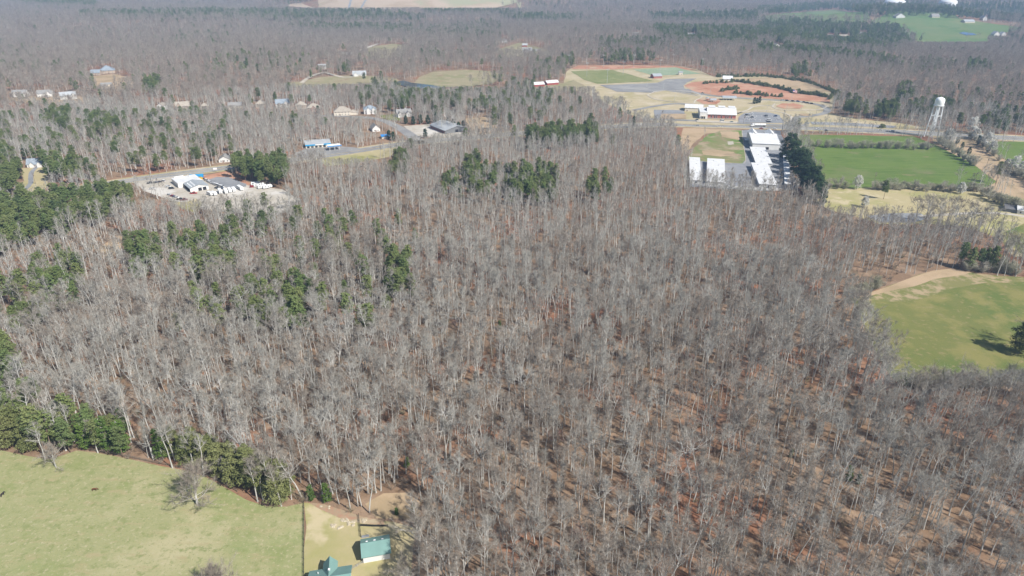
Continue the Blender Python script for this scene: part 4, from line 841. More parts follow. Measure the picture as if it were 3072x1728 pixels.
M['towerwhite'] = mat('tower_white', (.88, .89, .89), .5); M['glass'] = mat('dark_glass', (.03, .035, .04), .12, .5); M['trimwhite'] = mat('white_trim', (.80, .80, .78), .6); M['dark'] = mat('dark_opening', (.025, .025, .03), .9); M['door'] = mat('door_paint', (.20, .12, .09), .6)
M['bluefascia'] = mat('blue_fascia', (.03, .32, .62), .5); M['blue'] = mat('blue_metal', (.04, .25, .60), .45); M['steel'] = mat('galvanised_steel', (.48, .49, .50), .5, .4, .3); M['wood'] = mat('weathered_wood', (.20, .16, .13), .9); M['black'] = mat('black_paint', (.03, .03, .032), .7); M['stone'] = ramp_mat('pale_stone', [(.50, .44, .33), ((.42, .36, .26), .8, .4, .6, 4)])
WIN = {}
def unit_box(k, m):
    if k not in WIN: WIN[k] = MB().box(-.5, .5, -.5, .5, -.5, .5).mesh(k, [m])
    return WIN[k]
def slab(name, key, m, par, c, s):
    o = link(name, unit_box(key, m), par); o.location = c; o.scale = s; return o
def window(par, face, u, z, ww, hh, W, D):
    """face f front, b back, l left, r right; frame then pane as a sub-part"""
    if face == 'f': c, s = (u, 0, z), (ww, .16, hh)
    elif face == 'b': c, s = (u, D, z), (ww, .16, hh)
    elif face == 'l': c, s = (0, u, z), (.16, ww, hh)
    else: c, s = (W, u, z), (.16, ww, hh)
    o = slab('window', 'window_frame', M['trimwhite'], par, c, s)
    p = link('pane', unit_box('pane', M['glass']), o); p.scale = (.84, 1.3, .88) if face in 'fb' else (1.3, .84, .88)
    return o
def roof_mesh(W, D, z, rh, kind, ov=.5, th=.22, x0=0, y0=0):
    b = MB()
    if kind == 'gx':     # ridge along x
        sl = rh / (D / 2); pr = [(-ov, z - ov * sl), (D / 2, z + rh), (D + ov, z - ov * sl), (D + ov, z - ov * sl + th), (D / 2, z + rh + th * 1.3), (-ov, z - ov * sl + th)]
        n = 6; v = [(x0 - ov, y0 + a, c) for a, c in pr] + [(x0 + W + ov, y0 + a, c) for a, c in pr]
        b.add(v, [tuple(range(n))[::-1], tuple(range(n, 2 * n))] + [(i, (i + 1) % n, (i + 1) % n + n, i + n) for i in range(n)])
    elif kind == 'gy':
        sl = rh / (W / 2); pr = [(-ov, z - ov * sl), (W / 2, z + rh), (W + ov, z - ov * sl), (W + ov, z - ov * sl + th), (W / 2, z + rh + th * 1.3), (-ov, z - ov * sl + th)]
        b.prism([(x0 + a, c) for a, c in pr], y0 - ov, y0 + D + ov)
    elif kind == 'hip':
        i = min(W, D) / 2; e = z - .05
        if W >= D: r1, r2 = (i, D / 2), (W - i, D / 2)
        else: r1, r2 = (W / 2, i), (W / 2, D - i)
        v = [(-ov, -ov, e), (W + ov, -ov, e), (W + ov, D + ov, e), (-ov, D + ov, e), (-ov, -ov, e + th), (W + ov, -ov, e + th), (W + ov, D + ov, e + th), (-ov, D + ov, e + th), (*r1, z + rh), (*r2, z + rh)]
        v = [(x0 + a, y0 + c, d) for a, c, d in v]
        f = [(3, 2, 1, 0), (0, 1, 5, 4), (1, 2, 6, 5), (2, 3, 7, 6), (3, 0, 4, 7)]
        f += [(4, 5, 9, 8), (5, 6, 9), (6, 7, 8, 9), (7, 4, 8)] if W >= D else [(4, 5, 8), (5, 6, 9, 8), (6, 7, 9), (7, 4, 8, 9)]
        b.add(v, f)
    elif kind == 'flat':
        b.box(x0 - .15, x0 + W + .15, y0 - .15, y0 + D + .15, z, z + .25)
    elif kind == 'shed':  # rises to the back
        b.add([(x0 - ov, y0 - ov, z - .05), (x0 + W + ov, y0 - ov, z - .05), (x0 + W + ov, y0 + D + ov, z + rh), (x0 - ov, y0 + D + ov, z + rh), (x0 - ov, y0 - ov, z + th), (x0 + W + ov, y0 - ov, z + th), (x0 + W + ov, y0 + D + ov, z + rh + th), (x0 - ov, y0 + D + ov, z + rh + th)],
              [(0, 3, 2, 1), (4, 5, 6, 7), (0, 1, 5, 4), (1, 2, 6, 5), (2, 3, 7, 6), (3, 0, 4, 7)])
    return b
def wall_mesh(W, D, z, rh, kind, x0=0, y0=0):
    b = MB()
    if kind == 'gx': b.add([(x, y0 + a, c) for x in (x0, x0 + W) for a, c in ((0, 0), (D, 0), (D, z), (D / 2, z + rh), (0, z))], [(4, 3, 2, 1, 0), (5, 6, 7, 8, 9), (0, 1, 6, 5), (1, 2, 7, 6), (2, 3, 8, 7), (3, 4, 9, 8), (4, 0, 5, 9)])
    elif kind == 'gy': b.prism([(x0, 0), (x0 + W, 0), (x0 + W, z), (x0 + W / 2, z + rh), (x0, z)], y0, y0 + D)
    elif kind == 'shed': b.add([(x0, y0, 0), (x0 + W, y0, 0), (x0 + W, y0 + D, 0), (x0, y0 + D, 0), (x0, y0, z), (x0 + W, y0, z), (x0 + W, y0 + D, z + rh), (x0, y0 + D, z + rh)], [(0, 3, 2, 1), (4, 5, 6, 7), (0, 1, 5, 4), (1, 2, 6, 5), (2, 3, 7, 6), (3, 0, 4, 7)])
    else: b.box(x0, x0 + W, y0, y0 + D, 0, z)
    return b
def frame3(A, B, Cb=None, depth=None, head=None):
    """base of a building from photo pixels: front-left, front-right and back-left corners on the ground"""
    a = at(*A); b = at(*B); u = b - a; u.z = 0; W = u.length; u.normalize()
    if head is None and a.y > 1400: head = 0.0; W = (B[0] - A[0]) / FPX * (a.y * CP + CAM_H * SP)      # far houses lie square to the view
    if head is not None: u = Vector((math.cos(R(head)), math.sin(R(head)), 0))
    v = Vector((-u.y, u.x, 0))
    if Cb is not None: depth = abs((at(*Cb) - a).dot(v))
    return a, math.atan2(u.y, u.x), W, depth
def building(name, label, A, B, wh, rh, roof, wm, rm, Cb=None, depth=None, cat='house', wins=0, door=None, chimney=None, wings=(), garage=None, group=None, side=1, span=None, head=None):
    a, rz, W, D = frame3(A, B, Cb, depth, head)
    if span: W = span
    e = empty(name, a + Vector((0, 0, -.1)), rz); tag(e, label, cat, group)
    wall_mesh(W, D, wh, rh, roof).build('wall', M[wm], e); r = roof_mesh(W, D, wh, rh, roof).build('roof', M[rm], e)
    for (x0, x1, y0, y1, h2, r2, k2) in wings:
        wall_mesh(x1 - x0, y1 - y0, h2, r2, k2, x0, y0).build('wing_wall', M[wm], e); roof_mesh(x1 - x0, y1 - y0, h2, r2, k2, .4, .22, x0, y0).build('wing_roof', M[rm], e)
    st = [1.5] if wh < 4.6 else [1.5, 4.4]
    for z in st:
        for k in range(wins):
            u = W * (k + .7) / (wins + .4)
            if door is not None and z < 2 and abs(u - door) < 1.1: continue
            if garage is not None and z < 2 and garage - 1 < u < garage + 6: continue
            window(e, 'f', u, z, 1.1, 1.4, W, D)
        for k in range(side if wins else 0):
            window(e, 'l', D * (k + 1) / (side + 1), z, 1.1, 1.4, W, D); window(e, 'r', D * (k + 1) / (side + 1), z, 1.1, 1.4, W, D)
    if door is not None: slab('door', 'door', M['door'], e, (door, -.02, 1.1), (1.1, .14, 2.2))
    if garage is not None: slab('garage_door', 'garage_door', M['trimwhite'], e, (garage + 2.5, -.02, 1.2), (4.8, .16, 2.3))
    if chimney is not None:
        x, y = chimney; MB().box(x - .5, x + .5, y - .5, y + .5, wh * .6, wh + rh + 1.2).build('chimney', M['trimwhite'] if 'white' in wm else M['brick'], r)
    return e, W, D

for (lb, A, B, wh, rh, rk, wm, rm, ex) in H:
    building('house' if 'barn' not in lb else 'barn', lb, A, B, wh, rh, rk, wm, rm, cat='barn' if 'barn' in lb else 'house', **ex)
# red barns
for k, (A, B, lb) in enumerate((((1602, 262), (1634, 260), 'red barn with white roof, left of two'), ((1642, 257), (1676, 254), 'red barn with white roof, right of two'))):
    e, W, D = building('barn', lb, A, B, 4, 3, 'gx', 'redbarn', 'whitemetal', depth=12, cat='barn', wins=0, door=8)
building('barn', 'small dark red barn behind the white farmhouse', (1567, 141), (1582, 140), 4, 3.4, 'gx', 'redbarn', 'paleroof', depth=10, cat='barn', door=5)

# storage yard
a, rz, W, D = frame3((2256, 447), (2338, 450.5), depth=46)
e = empty('storage_building', a, rz); tag(e, 'largest white metal storage building with two gables facing the highway', 'building')
pr = [(0, 0), (46, 0), (46, 6.4), (32, 10), (0, 6)]
MB().add([(x, y, z) for x in (0, W) for y, z in pr], [(4, 3, 2, 1, 0), (5, 6, 7, 8, 9), (0, 1, 6, 5), (1, 2, 7, 6), (2, 3, 8, 7), (3, 4, 9, 8), (4, 0, 5, 9)]).build('wall', M['whitewall'], e)
rp = [(-.5, 6.0), (32, 10.1), (46.5, 6.4), (46.5, 6.65), (32, 10.4), (-.5, 6.25)]
r = MB().add([(x, y, z) for x in (-.5, W + .5) for y, z in rp], [tuple(range(6))[::-1], tuple(range(6, 12))] + [(i, (i + 1) % 6, (i + 1) % 6 + 6, i + 6) for i in range(6)]).build('roof', M['whitemetal'], e)
for x0 in (.2, W - 9.2):
    wall_mesh(9, 20, 8.5, 3.2, 'gy', x0, 30).build('gable_wall', M['whitewall'], e); roof_mesh(9, 20, 8.5, 3.2, 'gy', .4, .25, x0, 30).build('gable_roof', M['whitemetal'], e)
MB().lathe([(1.1, 10.2), (1.1, 11.4), (.01, 13)], 8, 0, 4.7, 40).build('cupola', M['trimwhite'], r)
slab('roll_up_door', 'roll_up_door', M['dark'], e, (W * .55, -.02, 1.4), (3.2, .15, 2.6))
for k in range(7): slab('roll_up_door', 'roll_up_door_w', M['greyroof'], e, (-.02, 4 + k * 5.2, 1.3), (.15, 3, 2.4))
MB().box(-4.5, -.3, 26, 34, 3.2, 3.6).build('canopy', M['whitemetal'], e)
def long_unit(lb, A, B, Cb, wh, rh, kind, nd=10, span=None):
    e, W, D = building('storage_building', lb, A, B, wh, rh, kind, 'whitewall', 'whitemetal', Cb=Cb, cat='building', span=span)
    for k in range(nd):
        y = D * (k + .5) / nd
        slab('roll_up_door', 'roll_up_door_w', M['greyroof'], e, (-.02, y, 1.2), (.14, min(2.8, D / nd * .7), 2.2)); slab('roll_up_door', 'roll_up_door_w', M['greyroof'], e, (W + .02, y, 1.2), (.14, min(2.8, D / nd * .7), 2.2))
    slab('wall_unit', 'wall_unit', M['dark'], e, (W * .55, -.3, 1.3), (1.2, .6, 1.0))
    for k in range(5):
        y = D * (k + .5) / 5; slab('roof_vent', 'roof_vent_grey', M['steel'], e, (W * (.35 + .3 * (k % 2)), y, wh + rh * (k + .5) / 5 + .45), (.7, .7, .5))
    return e
long_unit('long white storage building in the middle of its row', (2267, 498), (2314, 500.5), (2259, 454), 3.2, 1.4, 'shed', 10)
long_unit('long white storage building at the lower end of its row', (2277, 562), (2329, 565), (2268, 502), 3.2, 1.2, 'shed', 10)
long_unit('narrow white storage building shaded by the evergreen row', (2354, 561), (2365, 562), (2322, 458), 3.0, .7, 'shed', 18, span=4.2)
long_unit('white storage building at the left end of the yard', (2070, 549), (2102, 551), (2083, 484), 3.0, 1.0, 'shed', 9)
long_unit('wide white storage building second from the left of the yard', (2119, 554), (2173, 558), (2123, 488), 3.2, 1.2, 'shed', 9)

# red brick hall
a, rz, W, D = frame3((2122, 357.5), (2206, 360.5), depth=30)
e = empty('community_hall', a + Vector((0, 0, .5)), rz); tag(e, 'red brick hall with long white metal roof and clerestories', 'building')
wall_mesh(W, D, 6.2, 5.5, 'gx').build('wall', M['brick'], e); r = roof_mesh(W, D, 6.2, 5.5, 'gx', 1.0, .35).build('roof', M['whitemetal'], e)
MB().box(-.06, W + .06, -.12, .02, 0, 1.5).build('plinth', M['tanbrick'], e); MB().box(-.05, W + .05, -.1, .02, 5.3, 6.1).build('frieze', M['trimwhite'], e)
for k, t in enumerate((.13, .25, .32, .49, .65, .725, .85)):
    o = window(e, 'f', W * t, 3.0, 1.5, 4.2, W, D); o.location.y = -.12
for k in range(3):
    x0 = W * (.06 + .36 * k)
    wall_mesh(W * .2, 6, 10.4, 1.6, 'shed', x0, 14.5).build('clerestory_wall', M['dark'], e); roof_mesh(W * .22, 7, 12.1, .8, 'shed', .5, .3, x0 - .4, 14).build('clerestory_roof', M['whitemetal'], r)
wall_mesh(9.6, 32, 8, 0, 'flat', -9.8, -.8).build('entrance_block', M['whitewall'], e); roof_mesh(9.6, 32, 8.02, 0, 'flat', 0, .2, -9.8, -.8).build('entrance_roof', M['whitemetal'], e)
MB().box(-8, -2.5, -2.4, -.82, 3.4, 3.8).build('entrance_canopy', M['cream'], e)
for x in (-6.6, -3.9): slab('door', 'door_glass', M['glass'], e, (x, -.85, 1.3), (1.6, .14, 2.4))
e, W, D = building('hall_annex', 'cream annex with white metal roof left of the red brick hall', (2054, 334), (2107, 336.5), 5, 3, 'gx', 'cream', 'whitemetal', depth=20, cat='building', wins=0, door=3)
for k in range(3): window(e, 'f', W * .78 + k * 1.6, 2.2, .9, 2.6, W, D)
# field pavilion, press box, tent, picnic shelter
e, W, D = building('concession_pavilion', 'red brick pavilion with grey roof between the sports fields', (1961, 236), (1986, 235), 4, 3.4, 'gx', 'brick', 'greyroof', depth=14, cat='building', wins=4)
building('press_box', 'small grey press box beside the turf field', (2036, 225), (2048, 225), 4.5, 1.4, 'gx', 'cream', 'greyroof', depth=5, cat='building', wins=2)
building('equipment_shed', 'white peaked shed behind the young pines', (2168, 242), (2197, 243), 3.4, 4, 'gx', 'whitewall', 'whitemetal', depth=12, cat='building', door=8)
def shelter(name, lb, A, B, depth, h, rh, rm, posts=3, fascia=None, roof='gx'):
    a, rz, W, D = frame3(A, B, depth=depth); e = empty(name, a, rz); tag(e, lb, 'shelter')
    r = roof_mesh(W, D, h, rh, roof, .6, .3).build('roof', M[rm], e)
    for i in range(posts):
        for y in (.4, D - .4): MB().box(-.15, .15, -.15, .15, 0, h + .1).build('post', M['trimwhite'], e).location = (W * (i + .3) / (posts - .4), y, 0)
    if fascia: MB().box(-.7, W + .7, -.75, -.62, h - .4, h + .5).build('fascia', M[fascia], e)
    return e
shelter('picnic_shelter', 'grey picnic shelter beside the playground', (2168, 301), (2208, 302), 10, 3.4, 2.2, 'greyroof', 5)
shelter('picnic_shelter', 'small grey shade roof on the playground', (2132, 307), (2148, 307), 6, 3.2, 1.6, 'greyroof', 3)
# playground tower and climbing frame
e = empty('play_structure', at(2122, 303), .3); tag(e, 'reddish play structure with slide on the playground', 'play structure')
MB().box(-2, 2, -2, 2, 2.0, 2.3).build('deck', M['redbarn'], e)
for x in (-1.8, 1.8):
    for y in (-1.8, 1.8): MB().tube([(x, y, 0), (x, y, 4.2)], .12, 6).build('post', M['redbarn'], e)
roof_mesh(4.4, 4.4, 4.2, 1.6, 'hip', .3, .2, -2.2, -2.2).build('roof', M['greyroof'], e)
MB().add([(2, -.5, 2.2), (2, .5, 2.2), (6, .5, .3), (6, -.5, .3), (2, -.5, 2.5), (2, .5, 2.5), (6, .5, .6), (6, -.5, .6)], [(0, 1, 2, 3), (0, 4, 7, 3), (1, 5, 6, 2)]).build('slide', M['bluefascia'], e)

# dealer
e, W, D = building('dealer_showroom', 'white flat roofed dealer building beside the highway', (536, 564.5), (603, 556), 4.4, .4, 'flat', 'whitewall', 'whitemetal', Cb=(503, 551.5), cat='building', wins=0, head=39, span=20)
MB().box(2, 10, D - 3, D - .4, 4.6, 5.6).build('parapet', M['trimwhite'], e); MB().box(W - 6, W - 5.6, D - 6, D, 4.6, 5.2).build('parapet', M['trimwhite'], e)
for k in range(5): window(e, 'l', D * (k + .6) / 5.2, 1.8, 2.4, 2.2, W, D)
a, rz, W, D = frame3((572, 577.5), (629, 570.5), (537, 564.5), head=38)
e = empty('service_garage', a, rz); tag(e, 'grey roofed service garage with open bays on its long side', 'building')
wall_mesh(W, D - .5, 3.6, 2.0, 'gy').build('wall', M['whitewall'], e); r = roof_mesh(W, D - .5, 3.6, 2.0, 'gy', .5, .2).build('roof', M['greyroof'], e)
for k in range(7): slab('bay_opening', 'bay_opening', M['dark'], e, (-.03, (D - .5) * (k + .5) / 7, 1.5), (.14, (D - .5) / 7 * .82, 2.9))
for x in (W * .53, W * .78): slab('bay_opening', 'bay_opening', M['dark'], e, (x, -.03, 1.5), (3.0, .14, 2.8))
for k in range(4):
    for j in range(2): slab('skylight', 'skylight', M['trimwhite'], r, (W * (.14 + .17 * j), D * (.15 + .2 * k), 3.6 + 2.0 * (.28 + .34 * j) + .26), (1.0, 2.6, .08)).rotation_euler = (0, -math.atan(2.0 / (W / 2)), 0)
# shop with blue fascia and fuel canopy
e, W, D = building('shop', 'long shop with grey roof and bright blue fascia', (918, 446), (993, 440), 4.2, 1.6, 'shed', 'cream', 'paleroof', depth=13, cat='shop', wins=0)
MB().box(-.3, W * .38, -.75, -.55, 2.9, 4.1).build('fascia', M['bluefascia'], e); MB().box(W * .38, W * .72, -.75, -.55, 3.0, 4.0).build('sign_band', M['trimwhite'], e); MB().box(W * .72, W + .3, -.75, -.55, 2.9, 4.1).build('fascia', M['bluefascia'], e)
for k in range(6): slab('shop_window', 'door_glass', M['glass'], e, (W * (k + .6) / 6.2, -.03, 1.4), (2.6, .14, 2.0))
shelter('fuel_canopy', 'flat fuel canopy on white posts beside the shop', (986, 453), (1024, 449), 8, 4.8, .15, 'trimwhite', 3, 'blue', 'flat')
building('shed', 'low shed with bright blue roof near the highway bend', (1146, 417), (1170, 415), 2.6, 1, 'shed', 'cream', 'blue', depth=6, cat='shed')
building('shed', 'long low tan shed left of the shop', (742, 484), (765, 482), 2.6, 1.2, 'gx', 'tanbrick', 'tanshingle', depth=7, cat='shed')
# grey metal barn
a = at(1291, 384); b = at(1336, 402); d = at(1382, 384); u = (b - a); u.z = 0; W = u.length; u.normalize(); v = Vector((-u.y, u.x, 0)); D = abs((d - b).dot(v))
e = empty('metal_barn', a, math.atan2(u.y, u.x)); tag(e, 'grey metal barn with pale roof and a row of red brown stall doors', 'barn')
wall_mesh(W, D, 4, 3.6, 'gx').build('wall', M['darkwall'], e); roof_mesh(W, D, 4, 3.6, 'gx', 1.0, .25).build('roof', M['paleroof'], e)
for k in range(9): slab('stall_door', 'stall_door', M['redbarn'], e, (W * (k + .5) / 9, -.03, 1.3), (1.6, .14, 2.4))
slab('barn_door', 'stall_door_dark', M['dark'], e, (W + .03, D * .5, 1.8), (.14, 4, 3.4))

# teal roofed barn and house in the foreground
e, W, D = building('barn', 'white barn with teal metal roof half under a bare tree', (1091, 1690), (1171, 1675.5), 3.1, 1.9, 'gx', 'whitewall', 'tealroof', depth=7.4, cat='barn')
slab('door', 'door', M['door'], e, (-.03, 3.4, 1.1), (.14, 1.2, 2.1))
for k in range(3): slab('roof_vent', 'roof_vent', M['trimwhite'], e, (1.6 + k * 2.6, 4.6, 4.75), (.7, .5, .3))
ra = at(934, 1716, 3.0); rb = at(1051, 1699, 3.0); u = rb - ra; u.z = 0; W = u.length; u.normalize(); v = Vector((-u.y, u.x, 0))
e = empty('house', ra - v * 11, math.atan2(u.y, u.x)); tag(e, 'house with teal metal roof cut by the bottom edge', 'house')
wall_mesh(W, 11, 3.0, 2.6, 'gx').build('wall', M['whitewall'], e); r = roof_mesh(W, 11, 3.0, 2.6, 'gx', .6, .2).build('roof', M['tealroof'], e)
wall_mesh(W * .31, 9.8, 3.6, 2.2, 'gy', W * .33, 3.5).build('wing_wall', M['whitewall'], e); roof_mesh(W * .31, 9.8, 3.6, 2.2, 'gy', .4, .2, W * .33, 3.5).build('wing_roof', M['tealroof'], e)
slab('roof_vent', 'roof_vent', M['trimwhite'], r, (W * .49, 8.2, 5.95), (.6, .6, .5)); slab('roof_vent', 'roof_vent', M['trimwhite'], r, (W * .2, 8.6, 4.7), (.25, .25, .5))
for k in range(3): window(e, 'b', W * (.12 + .38 * k), 1.5, 1.2, 1.2, W, 11)
# house at the right edge
e, W, D = building('house', 'white roofed house with dark lean-to at the right edge', (3050, 641), (3100, 648), 3.2, 1.6, 'gx', 'whitewall', 'whitemetal', depth=14, cat='house', wins=3, door=6, wings=[])
wall_mesh(8, 12, 2.6, .8, 'shed', -8.2, 1).build('wing_wall', M['darkwall'], e); roof_mesh(8, 12, 2.6, .8, 'shed', .3, .2, -8.2, 1).build('wing_roof', M['darkshingle'], e)
# far white domes on the ridge
for k, (px, wd) in enumerate(((2681, 42), (2840, 34))):
    g = at(px, 24); o = MB().lathe([(wd, -2), (wd, 22), (wd * .95, 26), (wd * .75, 31), (wd * .45, 35), (.05, 37)], 32).build('storage_dome', M['trimwhite']); shade(o.data); o.location = g
    tag(o, ('larger white dome on the ridge at the top edge', 'white dome on the ridge nearer the right corner')[k], 'dome')

# ------------------------------------------------------------------ water tower
g = at(2791.5, 411); e = empty('water_tower', g, R(28)); tag(e, 'white water tower on four legs beside the highway', 'water tower')
Rb, Rt, Ht = 6.9, 4.3, 35.5
tank = MB().lathe([(.6, Ht - 2.2), (3.0, Ht - 1.2), (4.85, Ht + .3), (4.85, Ht + 5.6), (4.5, Ht + 6.9), (3.6, Ht + 8.0), (2.0, Ht + 8.7), (.05, Ht + 8.95)], 32).build('tank', M['towerwhite'], e); shade(tank.data)
MB().lathe([(4.9, Ht), (5.5, Ht), (5.5, Ht + .35), (4.9, Ht + .35)], 32).build('balcony', M['towerwhite'], e)
MB().lathe([(.3, Ht + 8.8), (.3, Ht + 9.6), (.05, Ht + 9.7)], 10).build('vent', M['towerwhite'], tank)
def legp(k, t): an = R(45 + 90 * k); r_ = Rb + (Rt - Rb) * t; return (r_ * math.cos(an), r_ * math.sin(an), t * Ht)
for k in range(4):
    MB().tube([legp(k, 0), legp(k, 1.01)], [.62, .56], 8).build('leg', M['towerwhite'], e)
    b = MB().box(-.9, .9, -.9, .9, -.2, .5).build('footing', M['concrete'], e); b.location = legp(k, 0)
for t in (.34, .68):
    for k in range(4): MB().tube([legp(k, t), legp((k + 1) % 4, t)], .24, 6).build('strut', M['towerwhite'], e)
lv = (0, .34, .68, 1.0)
for i in range(3):
    for k in range(4):
        MB().tube([legp(k, lv[i]), legp((k + 1) % 4, lv[i + 1])], .035, 4).build('brace_rod', M['steel'], e); MB().tube([legp((k + 1) % 4, lv[i]), legp(k, lv[i + 1])], .035, 4).build('brace_rod', M['steel'], e)
MB().tube([(0, 0, 0), (0, 0, Ht - 2)], .8, 12).build('riser', M['towerwhite'], e)

# ------------------------------------------------------------------ poles, fences, flag
POLE = {}
def pole(name, lb, px, py, h, kind, group):
    if kind not in POLE:
        b = MB(); b.tube([(0, 0, -.3), (0, 0, h)], [.3 if kind == 'sport' else .17, .16 if kind == 'sport' else .1], 8)
        t = MB()
        if kind == 'sport':
            t.box(-2.4, 2.4, -.15, .15, h - 1.6, h - 1.45); t.box(-2.4, 2.4, -.15, .15, h - .3, h - .15)
            for i in range(5):
                for z in (h - 1.5, h - .2): t.box(-2.3 + i * 1.05, -1.7 + i * 1.05, -.5, -.1, z, z + .6)
        elif kind == 'utility': t.box(-1.5, 1.5, -.1, .1, h - 1.0, h - .8); t.box(-1.2, 1.2, -.1, .1, h - 2.0, h - 1.85); t.lathe([(.05, h - 3.6), (.35, h - 3.5), (.35, h - 2.6), (.05, h - 2.5)], 8, 0, .5, 0)
        else: t.box(-.1, 1.8, -.08, .08, h - .15, h); t.box(1.2, 2.0, -.2, .2, h - .3, h - .05)
        POLE[kind] = (b.mesh('pole', [M['wood' if kind == 'utility' else 'steel']]), t.mesh('head', [M['wood' if kind == 'utility' else 'steel']]))
    e = empty(name, at(px, py), rnd.uniform(-.2, .2)); tag(e, lb, 'pole', group); link('pole', POLE[kind][0], e); link({'sport': 'floodlight_rack', 'utility': 'crossarm', 'street': 'lamp_arm'}[kind], POLE[kind][1], e)
for k, (px, py) in enumerate(sorted(((1707, 203), (1810, 203), (1760, 229), (1869, 225), (1901, 202), (1821, 251), (1979, 219), (2018, 201), (2104, 216)))):
    pole('floodlight_pole', '%s floodlight pole from the left at the sports fields' % od[k], px, py, 23, 'sport', 'sports field floodlights')
for k, (px, py) in enumerate(sorted(((593, 496), (435, 523), (107, 552), (626, 493), (1196, 436), (780, 486), (2621, 552), (2958, 503), (2697, 388), (2940, 402), (3010, 408), (2230, 372), (2860, 402), (2985, 560)))):
    pole('utility_pole', '%s wooden utility pole counted from the left' % od[k], px, py, 11, 'utility', 'utility poles')
for k, (px, py) in enumerate(sorted(((2023, 305), (2130, 286), (2165, 290), (2299, 338), (2324, 330), (2360, 330), (2403, 330), (2448, 345), (2463, 318), (2482, 300), (1990, 268), (1940, 262)))):
    pole('street_lamp', '%s slim street lamp counted from the left in the park' % od[k], px, py, 10, 'street', 'park street lamps')
g = at(2374, 302); e = empty('flag_pole', g); tag(e, 'tall flag pole with striped flag on the red clay side', 'flag pole')
MB().tube([(0, 0, -.2), (0, 0, 16)], [.14, .07], 8).build('pole', M['steel'], e)
fl = MB()
for i in range(13): fl.add([(x, .5 * math.sin(x * .9) * x / 5, 15.8 - i * .28 - x * .25 + dz) for x in (0, 1.2, 2.4, 3.6, 4.8, 6.0) for dz in (0, -.28)], [(2 * j, 2 * j + 2, 2 * j + 3, 2 * j + 1) for j in range(5)], i % 2)
o = fl.build('flag', [cm('flag_red', (.5, .04, .05)), M['trimwhite']], e)
ca = MB().add([(x, .5 * math.sin(x * .9) * x / 5 + s * .03, 15.82 - x * .25 + dz) for s in (-1, 1) for x in (0, 1.2, 2.4) for dz in (0, -1.96)], [(0, 2, 3, 1), (2, 4, 5, 3), (6, 7, 9, 8), (8, 9, 11, 10)]).build('canton', cm('flag_blue', (.04, .06, .25)), o)
def fence(name, lb, pts, h, gap, rails, m, pr=.07, rr=.05, world=False):
    P = [at(*p) for p in pts]; e = empty(name, P[0]); tag(e, lb, 'fence'); O = P[0]
    pm = MB().box(-pr, pr, -pr, pr, -.2, h).mesh('post', [M[m]])
    S = []
    for i in range(len(P) - 1):
        n = max(1, round((P[i + 1] - P[i]).length / gap))
        for k in range(n): S.append(P[i].lerp(P[i + 1], k / n))
    S.append(P[-1])
    for s in S: link('post', pm, e).location = s - O
    for i in range(len(S) - 1):
        a = S[i] - O; b = S[i + 1] - O; d = b - a; an = math.atan2(d.y, d.x)
        for z, hh in rails:
            o = link('rail', unit_box('rail_' + m, M[m]), e); o.location = (a + b) / 2 + Vector((0, 0, z)); o.scale = (d.length, rr, hh); o.rotation_euler = (0, 0, an)
fence('board_fence', 'dark board fence along the upper edge of the pasture', [(268, 1352), (330, 1362), (400, 1376), (480, 1393), (560, 1408), (620, 1426), (680, 1458), (712, 1476)], 1.4, 3.2, ((.4, .16), (.85, .16), (1.25, .16)), 'wood')
fence('wire_fence', 'straight dark fence dividing pasture and yard', [(912, 1506), (912, 1620), (912, 1760)], 1.3, 3.0, ((.3, .06), (.7, .06), (1.1, .1)), 'black', .06, .08)
fence('wire_fence', 'short dark fence running down to the barn', [(1076, 1548), (1080, 1580), (1083, 1612)], 1.3, 2.5, ((.3, .06), (.7, .06), (1.1, .1)), 'black', .06, .08)
fence('wire_fence', 'low fence between the barn and the teal roofed house', [(1052, 1712), (1072, 1700), (1088, 1690)], 1.2, 2, ((.4, .05), (.8, .05), (1.1, .05)), 'steel', .05, .04)
fence('netting_fence', 'dark netting fence between yard and woods', [(1082, 1578), (1120, 1580), (1164, 1580)], 1.1, 2.0, ((.25, .42), (.75, .42)), 'black', .06, .06)
fence('yard_fence', 'pale fence along the lower edge of the storage yard', [(2112, 557), (2180, 563), (2260, 569), (2345, 573)], 2.2, 4.0, ((.6, 1.0), (1.65, .95)), 'trimwhite', .08, .06)
# stones, slab
for k, (px, py, s) in enumerate(((1001, 1577, 1.0), (1019, 1585, 1.2), (1026, 1560, .8), (1040, 1562, .9), (1053, 1572, 1.2), (962, 1520, .7), (985, 1522, .8), (1093, 1564, 1.1))):
    b = MB(); r_ = np.random.default_rng(40 + k)
    for j in range(6):
        cx, cy_ = r_.uniform(-.8, .8, 2); q = r_.uniform(.3, .6)
        b.lathe([(q, -.1), (q * 1.1, .1), (q * .8, .28), (.02, .36)], 7, 0, cx, cy_)
    o = b.build('stone_heap', M['stone']); o.location = at(px, py); o.scale = (s, s, s)
    tag(o, ['lowest pale stone heap but one on the yard', 'lowest pale stone heap on the yard', 'upper left pale stone heap of the middle three', 'upper middle pale stone heap of the middle three', 'right pale stone heap of the middle three', 'small pale stone heap near the pasture corner', 'small pale stone heap beside the ivy clad tree', 'pale stone heap at the head of the short dark fence'][k], 'stones', 'pale stone heaps')
o = MB().box(-1.3, 1.3, -.6, .6, 0, .12).box(-1.2, 1.2, -.5, .5, .12, .2).build('slab', M['graygravel']); o.location = at(1096, 1609); o.rotation_euler = (0, 0, .2); tag(o, 'flat grey slab on the grass above the barn', 'slab')

